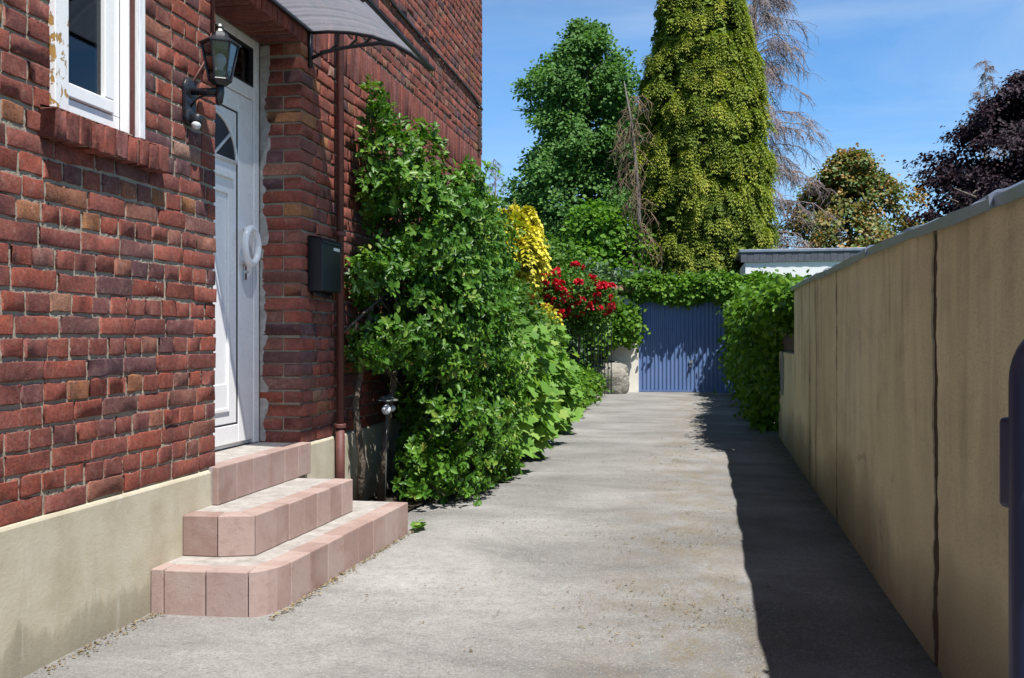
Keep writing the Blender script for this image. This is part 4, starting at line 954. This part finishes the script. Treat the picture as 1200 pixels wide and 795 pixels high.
# ---------------------------------------------------------------- mallow plants
def mallow(base, h, rx, ry, n, label):
    t_ = thing('mallow_plant', label, 'plant', base, 'mallow plants along the driveway edge')
    mb = MB(); P, U, N_, S = [], [], [], []
    for s in range(9):
        a = random.random() * 6.283; q = random.random() ** .5
        tipp = Vector(base) + Vector((rx * q * math.cos(a), ry * q * math.sin(a), h * random.uniform(.72, 1.0))); b0 = Vector(base) + Vector((rx * q * .35 * math.cos(a), ry * q * .35 * math.sin(a), 0))
        mb.tube([b0, b0.lerp(tipp, .5) + Vector((random.gauss(0, .03), random.gauss(0, .03), 0)), tipp], [.011, .009, .004], 6)
        for k in range(n // 9):
            f = random.random() ** .75; p = b0.lerp(tipp, .10 + .9 * f); aa = random.random() * 6.283
            dr = Vector((math.cos(aa), math.sin(aa), random.uniform(-.1, .5))).normalized(); ln = random.uniform(.05, .17) * (1.15 - .5 * f)
            e = p + dr * ln
            if e.x > -1.24: e.x = -1.24 - random.random() * .1
            mb.tube([p, p.lerp(e, .5) + Vector((0, 0, .015)), e], .003, 4, cap=False)
            P.append(e); U.append(Vector((dr.x * .7, dr.y * .7, random.uniform(-1.1, -.1)))); N_.append(Vector((dr.x * .9 + random.gauss(0, .25) + .15, dr.y * .9 + random.gauss(0, .25) - .15, .55))); S.append(random.uniform(.15, .26) * (1.18 - .62 * f))
    mb.build('stem', M['l_mid'], t_)
    A_ = lambda L: np.array([tuple(v) for v in L])
    link('foliage', leaf_mesh('foliage', leaves(A_(P), A_(U), A_(N_), np.array(S), T_LOBE, 1.0)), M['l_mallow'], t_)
mallow((-1.66, 8.35, .02), 1.28, .26, .40, 300, 'broad leaved green mallow nearest, growing against the evergreen shrub')
mallow((-1.66, 9.3, .02), 1.42, .30, .45, 330, 'broad leaved green mallow second in the row after the evergreen shrub')
mallow((-1.64, 10.5, .02), 1.42, .32, .5, 300, 'broad leaved green mallow third in the row, below the golden bush')
mallow((-1.66, 11.9, .02), 1.18, .30, .55, 260, 'broad leaved green mallow farthest along the edge, before the iron fence')
mallow((-2.05, 9.9, .02), 1.62, .35, .5, 260, 'taller green mallow in the back, near the brick house corner')
# small weeds at the foot of the steps and hedge
def weed(base, r_, n, size, label, mat='l_mallow'):
    c = np.array(base)[None] + np.stack([rng.normal(0, r_, n), rng.normal(0, r_ * 1.2, n), rng.uniform(.01, .06, n)], 1)
    V = leaves(c, np.stack([rng.normal(size=n), rng.normal(size=n), rng.uniform(-.2, .4, n)], 1), np.array([0, 0, 1.]) + rand_dir(n) * .4, size * rng.uniform(.6, 1.3, n), T_LOBE if mat == 'l_mallow' else T_LEAF)
    o = link('weed', leaf_mesh('weed', V), M[mat]); top(o, label, 'weed', base=tuple(base))
weed((-1.65, 5.70, .0), .018, 16, .055, 'small green weed at the far foot of the lowest step')
weed((-1.60, 7.75, .0), .06, 20, .12, 'low pale green weed between evergreen shrub and mallow')

# ---------------------------------------------------------------- middle distance shrubs
gold = [(-2.62, 13.6, 2.68, .32, .36, .32), (-2.42, 13.5, 2.42, .22, .3, .24), (-2.92, 13.6, 2.55, .34, .4, .40), (-2.54, 13.8, 2.90, .18, .2, .16)]
C, N = blob_points(gold, 330, .85, .16)
t_ = thing('golden_shrub', 'bright yellow golden shrub rising behind the green hedge plants', 'shrub', (-2.65, 13.6, 0))
mb = MB(); limbs(mb, (-2.65, 13.6, 0), (-2.65, 13.6, 2.5), .07, gold, 3, .05); mb.build('trunk', M['bark'], t_, smooth=True)
link('foliage', leaf_mesh('foliage', *sprays(C, N, 13, .21, 4, 1.1, .30, .3)), M['l_gold'], t_)
def bush(name, label, blobs, ncl, per, crad, size, mat, base=None, **k):
    b0 = blobs[0]; base = base or (b0[0], b0[1], 0)
    tipz = max(b[2] for b in blobs)
    keep = k.pop('keep', None); bark = k.pop('bark', 'bark'); tm = k.pop('tmpl', T_LEAF); group = k.pop('group', None)
    return tree(name, label, k.pop('cat', 'shrub'), base, (base[0], base[1], tipz), k.pop('r0', .05), blobs, [clumped(blobs, ncl, per, crad, size, keep=keep, tmpl=tm, **k)], M[mat], bark, 3, .05, crownname='foliage', group=group)
bush('green_shrub', 'rounded mid green shrub in front of the yellow golden shrub', [(-2.2, 12.6, 1.15, .42, .6, .55), (-2.45, 12.2, 1.60, .4, .5, .42), (-2.2, 13.2, 1.0, .35, .5, .5), (-2.45, 12.8, .7, .5, .6, .6)], 420, 22, .09, .055, 'l_mid')
bush('green_shrub', 'leafy green shrub under the red roses behind the iron fence', [(-2.75, 18.4, .9, .5, .7, .8), (-2.6, 19.3, .8, .5, .6, .7), (-3.1, 17.6, 1.0, .5, .6, .9)], 380, 20, .11, .07, 'l_dark')
ivy_low = [(-1.95, 14.2, .3, .28, .7, .32), (-1.98, 15.6, .35, .28, .8, .35), (-1.98, 17.0, .3, .25, .8, .34), (-1.95, 18.4, .3, .25, .7, .32)]
bush('ground_cover', 'low dark green ground cover at the foot of the iron fence', ivy_low, 300, 18, .09, .07, 'l_ivy', r0=.02, cat='plant')
# roses
rb_ = [(-2.15, 17.4, 2.05, .50, .55, .40), (-1.72, 17.8, 1.95, .34, .45, .34), (-2.5, 17.2, 1.98, .40, .5, .38), (-1.80, 17.9, 1.62, .3, .4, .3), (-2.25, 17.6, 1.6, .4, .4, .35)]
ro = thing('rose_bush', 'rose bush covered in red blooms hanging over the iron fence', 'rose bush', (-2.05, 17.9, 0))
mb = MB(); limbs(mb, (-2.05, 17.9, 0), (-2.0, 17.6, 2.0), .04, rb_, 5, .05); mb.build('stem', M['bark'], ro, smooth=True)
link('foliage', leaf_mesh('foliage', clumped(rb_, 330, 18, .09, .06)), M['l_mid'], ro)
C, N = blob_points(rb_[:4], 900, .95, .15); k = (N[:, 1] < .05) & (C[:, 2] > 1.62); C, N = C[k][:98], N[k][:98]; C = C + N * .05
# one bloom mesh, copied
nq = 34; dd = rand_dir(nq); dd[:, 2] = np.abs(dd[:, 2]) * .6 - .1; P = dd * .035
bl = leaf_mesh('bloom', leaves(P, nrm(dd + rand_dir(nq) * .5), nrm(dd + np.array([0, 0, .6])), np.full(nq, .065), T_LEAF, 1.2)); bl.materials.append(M['l_red'])
proto = bpy.data.objects.new('bloom', bl); COL.objects.link(proto); proto.parent = ro; org = ORG[ro.name]
for q, (c, n_) in enumerate(zip(C, N)):
    o = proto if q == 0 else proto.copy()
    if q: COL.objects.link(o)
    o.location = Vector(c) - org; s = random.uniform(.65, 1.2); o.scale = (s, s, s); o.rotation_euler = (random.random() * 1.2, random.random(), random.random() * 6)
bush('yellow_shrub', 'small yellow green shrub below the red roses by the fence', [(-2.42, 16.2, 1.60, .15, .2, .14), (-2.5, 16.2, 1.35, .2, .2, .25)], 60, 16, .05, .06, 'l_gold')
# ivy masses
def ivy(name, label, blobs, ncl, per, crad, size, mat='l_ivy', keep=None, base=None, **k):
    return bush(name, label, blobs, ncl, per, crad, size, mat, base=base, cat='ivy', r0=.03, keep=keep, out=1.0, up=.35, droop=.5, width=1.15, **k)
ivy('ivy_bush', 'dense dark green ivy bush hanging above the grey boulder', [(-1.78, 20.9, 1.58, .44, .26, .44), (-1.36, 21.2, 1.50, .30, .17, .36), (-2.15, 20.5, 1.3, .42, .4, .5)], 420, 20, .10, .085, 'l_ivy')
gi = [(-1.0 + .32 * k, 21.42 + .05 * math.sin(k * 2.1), 2.33 + .06 * math.sin(k * 1.7), .28, .17 + .05 * math.sin(k * 4.3), .23 + .05 * math.sin(k * 3.1)) for k in range(9)]
ivy('garage_ivy', 'green ivy fringe spilling over the garage roof edge', gi, 900, 20, .09, .075, base=(.3, 21.75, 0))
wi = [(1.0, 12.5, 1.55, .32, .5, .42), (.95, 13.3, 1.45, .32, .6, .45), (1.02, 12.2, .85, .26, .35, .6), (.96, 12.9, .7, .30, .6, .7), (.95, 14.2, 1.3, .34, .7, .6), (.98, 14.6, .6, .32, .8, .6), (1.0, 15.6, 1.2, .34, .8, .7), (1.0, 16.9, 1.1, .34, .8, .9), (1.12, 18.4, 1.1, .34, .9, .9), (1.1, 12.0, 1.58, .16, .45, .22), *([(.91, 10.35, 1.58, .16, .5, .17), (.87, 11.1, 1.58, .18, .5, .20), (.90, 11.8, 1.56, .18, .4, .22)] * 4), (1.02, 12.5, 1.52, .30, .5, .34), (1.04, 13.4, 1.52, .32, .7, .36), (1.06, 14.5, 1.6, .3, .7, .4), (1.25, 19.8, 1.5, .36, .8, .6), (1.3, 20.7, 1.6, .34, .6, .65), (1.3, 20.2, .8, .4, .9, .7)]
wi = [(b_[0] + (.19 if b_[1] < 19 else .0), *b_[1:]) for b_ in wi]
ivy('wall_ivy', 'thick ivy hedge beyond the low wall stub, shading the garage door', wi, 2700, 22, .095, .066, base=(1.05, 13.5, 0))

def noisy_crown(ctr, zs, rs, n, freq=.55, thr=.0, edge=.35, seed=0., yq=1.0, flatz=1.0):
    """points in a ragged crown: envelope radius over height, pushed in and out by noise, with holes"""
    P, N_ = [], []; z0, z1 = zs[0], zs[-1]
    while len(P) < n:
        z = random.uniform(z0, z1); a = random.random() * 6.283; u = random.random() ** .38
        R_ = float(np.interp(z, zs, rs)); e = 1 + edge * mnoise.noise(Vector((math.cos(a) * 1.6 + seed, math.sin(a) * 1.6, z * .75 * flatz))) + edge * .7 * mnoise.noise(Vector((math.cos(a) * 4 + seed, math.sin(a) * 4, z * 1.7 * flatz)))
        r = R_ * e * u; p = Vector((ctr[0] + r * math.cos(a), ctr[1] + r * math.sin(a) * yq, z))
        if mnoise.noise(Vector((p.x, p.y, p.z * flatz)) * freq + Vector((seed, 3, 1))) + .35 * mnoise.noise(p * freq * 2.6) < thr: continue
        P.append(p); N_.append((math.cos(a), math.sin(a), .35 * (z - (z0 + z1) / 2) / (z1 - z0)))
    return np.array([tuple(p) for p in P]), nrm(np.array(N_))
def clump_leaves(C, N, per, crad, size, flat=.6, up=.6, out=.7, droop=.3, rvar=.35, tmpl=T_LEAF, width=1.0):
    n = len(C) * per; ci = np.repeat(np.arange(len(C)), per); off = rng.normal(size=(n, 3)) * crad * np.array([1, 1, flat]) * rng.uniform(.6, 1.5, len(C))[ci][:, None]
    P = C[ci] + off; U = nrm(N[ci] * .6 + nrm(off) * .7 + rand_dir(n) * .8 + np.array([0, 0, -droop])); Nn = nrm(N[ci] * out + np.array([.15, -.15, up]) + rand_dir(n) * .5)
    rnd = np.clip((1 - rvar) * rng.random(n) + rvar * rng.random(len(C))[ci], 0, 1)
    return leaves(P, U, Nn, size * rng.uniform(.6, 1.4, n), tmpl, width, rnd)
def ragged_tree(name, label, base, tip, r0, C, N, part, leafmat, bark='bark', nl=26, wob=.2):
    t_ = thing(name, label, 'tree', base); mb = MB(); sel = rng.choice(len(C), nl, replace=False)
    limbs(mb, base, tip, r0, [(*C[q], .5, .5, .5) for q in sel], 3, wob); mb.build('trunk', M[bark], t_, smooth=True)
    link('crown', leaf_mesh('crown', part), leafmat, t_); return t_
# ---------------------------------------------------------------- trees beyond
bush('green_shrub', 'bright green bushy young tree left of the tall golden cypress', [(-2.55, 28, 4.5, .7, .8, .7), (-2.1, 28.2, 3.8, .8, .9, .8), (-2.8, 27.6, 3.4, .7, .8, .7), (-2.3, 27.5, 2.5, .9, .9, .9)], 520, 26, .17, .13, 'l_bright', r0=.12)
bush('dark_shrub', 'dark green rounded shrub between golden shrub and bright green tree', [(-3.3, 24.5, 2.8, .8, .9, .9), (-2.8, 24.2, 2.2, .8, .8, .9), (-3.9, 25, 2.5, .9, .9, 1.1), (-3.0, 23.5, 1.4, 1.2, .9, 1.2), (-4.4, 26, 3.3, .8, .8, .9)], 520, 24, .16, .11, 'l_mid', r0=.1)
bush('bluish_shrub', 'pale bluish green shrub behind the red rose bush', [(-2.1, 23.2, 2.4, .6, .6, .6), (-1.5, 23.4, 2.2, .7, .6, .6), (-1.8, 23, 1.3, .9, .7, .9), (-.9, 24.2, 2.3, .6, .6, .6)], 300, 22, .14, .10, 'l_blue', r0=.07)
bush('dark_shrub', 'dark spreading shrub behind the yellow golden shrub by the house corner', [(-4.6, 20.5, 2.3, .9, .9, .8), (-5.2, 21.5, 2.6, .9, .9, .9), (-4.2, 21, 1.4, 1.0, .8, 1.2)], 320, 22, .16, .10, 'l_dark', r0=.08)
# big green poplar-like tree
C, N = noisy_crown((-4.15, 38), [2.2, 4, 6.5, 9, 11, 12.6, 13.9], [2.5, 2.9, 3.0, 2.8, 2.3, 1.6, .35], 5200, .75, -.06, .42, 5.)
ragged_tree('green_tree', 'tall broad green leafy tree with open crown left of the cypress', (-4.2, 38.2, 0), (-4.0, 38, 12.8), .28, C, N, clump_leaves(C, N, 22, .17, .125), M['l_poplar'], 'bark', 40)
# tall golden cypress
def cyp_r(z): return np.interp(z, [0, .8, 3, 6, 9, 11.5, 13.5, 15.2], [1.9, 2.05, 2.08, 1.92, 1.64, 1.14, .62, .05])
cx, cyy = .45, 30.0
nP = 560; zc = rng.uniform(.7, 15, nP * 2); kk = rng.random(nP * 2) < cyp_r(zc) / 2.15; zc = zc[kk]; a = rng.random(len(zc)) * 2 * np.pi
rad = cyp_r(zc) * rng.uniform(.80, 1.0, len(zc)) - .08; pc = rng.random(len(zc)); per_ = 10
ci = np.repeat(np.arange(len(zc)), per_); n_ = len(ci)
aN = np.stack([np.cos(a), np.sin(a), 0 * a], 1); tN = np.stack([-np.sin(a), np.cos(a), 0 * a], 1)
q1, q2 = rng.normal(0, .24, n_), rng.normal(0, .21, n_)
bul = .30 - 2.4 * q1 ** 2 - 2.0 * q2 ** 2 - .5 * np.maximum(0, -q2)
C = np.stack([cx + rad * np.cos(a), cyy + rad * np.sin(a), zc], 1)[ci] + tN[ci] * q1[:, None] + aN[ci] * bul[:, None] + np.array([0, 0, 1.]) * q2[:, None]
N = nrm(aN[ci] + tN[ci] * (q1 * 1.8)[:, None] + np.array([0, 0, .05]))
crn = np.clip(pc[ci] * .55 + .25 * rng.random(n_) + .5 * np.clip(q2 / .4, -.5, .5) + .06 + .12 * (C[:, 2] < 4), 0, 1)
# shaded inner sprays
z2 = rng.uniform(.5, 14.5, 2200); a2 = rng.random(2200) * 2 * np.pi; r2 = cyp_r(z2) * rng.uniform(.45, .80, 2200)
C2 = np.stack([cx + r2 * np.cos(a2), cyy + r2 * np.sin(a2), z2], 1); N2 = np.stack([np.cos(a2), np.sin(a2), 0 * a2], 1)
t_ = thing('golden_cypress', 'tall golden green cypress with drooping sprays behind the garage', 'tree', (cx, cyy, 0))
mb = MB(); mb.tube([(cx, cyy, 0), (cx, cyy, 7), (cx, cyy, 15)], [.3, .18, .02], 10)
for _ in range(160):
    z0 = random.uniform(.6, 14); aa = random.random() * 6.283; r_ = float(cyp_r(z0)) * .9
    mb.tube([(cx, cyy, z0), (cx + r_ * .55 * math.cos(aa), cyy + r_ * .55 * math.sin(aa), z0 + .25), (cx + r_ * math.cos(aa), cyy + r_ * math.sin(aa), z0 + .1)], [.035, .02, .006], 5)
mb.build('trunk', M['bark'], t_, smooth=True)
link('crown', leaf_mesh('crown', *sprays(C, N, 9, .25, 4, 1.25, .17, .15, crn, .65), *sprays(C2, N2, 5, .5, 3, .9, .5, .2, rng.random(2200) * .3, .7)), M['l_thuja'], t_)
# dead branches hanging left of the cypress
t_ = thing('dead_tree', 'dead brown tree with bare hanging twigs against the cypress', 'tree', (-1.6, 27.9, 0))
mb = MB(); mb.tube([(-1.40, 27.9, 0), (-1.35, 27.8, 3), (-1.40, 27.7, 5.5), (-1.57, 27.6, 7.4), (-1.80, 27.5, 8.7)], [.10, .085, .06, .04, .015], 7)
mb.build('trunk', M['bark_grey'], t_, smooth=True); mb = MB()
for _ in range(95):
    z0 = random.uniform(1.8, 8.4); aa = random.uniform(2.2, 6.9); L = random.uniform(.2, .75); s = Vector((-1.40 - (.06 * (z0 - 5) if z0 > 5 else 0), 27.75, z0)); e = s + Vector((L * math.cos(aa), L * math.sin(aa) * .8, -L * random.uniform(.3, 1.3)))
    mid = s.lerp(e, .5) + Vector((0, 0, L * .25)); mb.tube([s, mid, e], [.018, .012, .004], 4)
    for _k in range(6):
        p = mid.lerp(e, random.random()); q = p + Vector((random.gauss(0, .16), random.gauss(0, .16), -random.uniform(.12, .55))); mb.tube([p, p.lerp(q, .5) + Vector((random.gauss(0, .03), 0, 0)), q], [.008, .008, .004], 3, cap=False)
mb.build('branches', M['twig_brown'], t_)
# bare larch behind the cypress
def bare(name, label, base, h, rf, nb_, ntw, mat, tw_r, z0=.12, droop=.5, cat='tree', lean=0., tr=.2):
    t_ = thing(name, label, cat, base); B_ = Vector(base); mb = MB()
    mb.tube([B_, B_ + Vector((lean * .4, 0, h * .5)), B_ + Vector((lean, 0, h))], [tr, tr * .6, .01], 8); mb.build('trunk', M['bark_grey'], t_, smooth=True); mb = MB()
    for k in range(nb_):
        f = z0 + (1 - z0) * (k + random.random()) / nb_; L = rf(f) * random.uniform(.6, 1.1); aa = random.random() * 6.283; s = B_ + Vector((lean * f, 0, h * f)); dr = Vector((math.cos(aa), math.sin(aa), 0))
        p = [s, s + dr * L * .4 + Vector((0, 0, L * .16)), s + dr * L * .75 + Vector((0, 0, L * .10)), s + dr * L + Vector((0, 0, -L * .10))]
        mb.tube(p, [.03 * tr * 5 * (1 - f * .6), .022 * tr * 5 * (1 - f * .6), .014, .006], 4)
        for j in range(ntw):
            q = random.uniform(.2, 1); i_ = min(2, int(q * 3)); a_ = p[i_].lerp(p[i_ + 1], q * 3 - i_) if q < 1 else p[3]
            l2 = random.uniform(.25, .8) * min(1, L * .6); e = a_ + Vector((random.gauss(0, .35) * l2, random.gauss(0, .35) * l2, -l2 * random.uniform(.2, 1) * droop * 2)) + dr * l2 * .5
            mb.tube([a_, a_.lerp(e, .5) + Vector((0, 0, l2 * .12)), e], [tw_r, tw_r, tw_r * .5], 3, cap=False)
            for _ in range(2):
                b_ = a_.lerp(e, random.uniform(.3, 1)); e2 = b_ + Vector((random.gauss(0, .14), random.gauss(0, .14), -random.uniform(.05, .3))); mb.tube([b_, e2], [tw_r * .7, tw_r * .4], 3, cap=False)
    mb.build('branches', M[mat], t_)
bare('bare_larch', 'tall leafless greyish larch with fine twigs right of the cypress', (2.35, 34, 0), 16.5, lambda f: 2.6 * (1 - f) ** .5 + .3, 250, 26, 'twig_mauve', .009, .08, .6)
bare('bare_conifer', 'thin distant bare conifer trunk standing beyond the house corner', (-8.6, 42, 0), 9.4, lambda f: 1.5 * (1 - f) + .25, 70, 6, 'twig_mauve', .010, .35, .5, tr=.13)
# bronze tree
C, N = noisy_crown((5.9, 36), [2.8, 3.7, 5.0, 6.2, 7.2, 7.9], [2.3, 2.4, 2.2, 1.8, 1.2, .3], 1500, 1.0, -.02, .55, 11.)
ragged_tree('bronze_tree', 'small tree with orange bronze and green leaves above the white building', (6.0, 36.4, 0), (6.0, 36.2, 7.6), .18, C, N, clump_leaves(C, N, 22, .14, .115, rvar=.6), M['l_bronze'], 'bark', 30, .15)
# purple beech
C, N = noisy_crown((12.0, 36), [2.2, 3.5, 5, 6.7, 8.3, 9.5, 10.5], [3.2, 3.7, 3.8, 3.4, 2.5, 1.6, .4], 4600, .6, -.06, .5, 21., 1.0, 1.7)
ragged_tree('purple_beech', 'large dark purple leaved beech above the wall on the right', (11.8, 36.4, 0), (11.8, 36.2, 10.2), .32, C, N, clump_leaves(C, N, 24, .19, .115, flat=.45, droop=.8), M['l_purple'], 'bark_grey', 40, .25)
bare('bare_conifer', 'leafless conifer top sticking up behind the purple beech', (11.9, 41, 0), 12.6, lambda f: 2.6 * (1 - f) + .25, 60, 10, 'twig_mauve', .012, .5, .2, tr=.15)
# far hedge closing the gardens
far = [(x, 58 + 3 * math.sin(x), 1.6 + .8 * math.sin(x * 1.7), 2.6, 1.5, 1.8 + .5 * math.sin(x * .9)) for x in np.arange(-40, 40, 3.2)]
o = link('distant_hedge', leaf_mesh('distant_hedge', clumped(far, 1500, 16, .5, .5, inner=.85)), M['l_dark']); struct(o, 'stuff'); top(o, 'dark green distant hedge closing the gardens behind all the trees', 'hedge', base=(0, 58, 0))

# ---------------------------------------------------------------- litter on the driveway
n = 20000; yy = 3 + rng.random(n) ** 1.5 * 17; xx = np.where(rng.random(n) < .62, rng.normal(.05, .34, n), rng.uniform(-1.7, .9, n))
lump = np.array([mnoise.noise(Vector((x * 2.2, y * 1.3, 5))) for x, y in zip(xx, yy)]); lump = lump + .5 * np.array([mnoise.noise(Vector((x * 6, y * 4, 9))) for x, y in zip(xx, yy)]); k = lump > .11; xx, yy = xx[k], yy[k]; n = len(xx)
zz = .010 * np.array([mnoise.noise(Vector((x * 1.1, y * 1.1, 3))) for x, y in zip(xx, yy)]) + .003
P = np.stack([xx, yy, zz], 1); U = rand_dir(n); U[:, 2] *= .15
o = link('leaf_litter', leaf_mesh('leaf_litter', leaves(P, U, np.array([0, 0, 1.]) + rand_dir(n) * .3, np.clip(rng.lognormal(-4.95, .5, n), .004, .024), T_LEAF, .5)), M['l_dry']); struct(o, 'stuff'); top(o, 'dry brown crumbs and leaf litter scattered on the grey driveway', 'leaf litter')
n = 700; a = rng.random(n); yy = 3.76 + a * 1.9; xx = -1.755 + .04 * (yy - 4) + np.abs(rng.normal(0, .02, n)); xx = np.where(rng.random(n) < .25, -2.30 + np.abs(rng.normal(0, .03, n)), xx); yy = np.where(xx < -2.2, rng.uniform(3.0, 3.74, n), yy)
P = np.stack([xx, yy, np.full(n, .006)], 1); U = rand_dir(n); U[:, 2] *= .2
o = link('moss_crumbs', leaf_mesh('moss_crumbs', leaves(P, U, np.array([0, 0, 1.]) + rand_dir(n) * .4, rng.uniform(.005, .016, n), T_LEAF, .8)), M['l_dry']); struct(o, 'stuff'); top(o, 'yellowish crumbs gathered along the foot of the sandstone steps', 'crumbs')
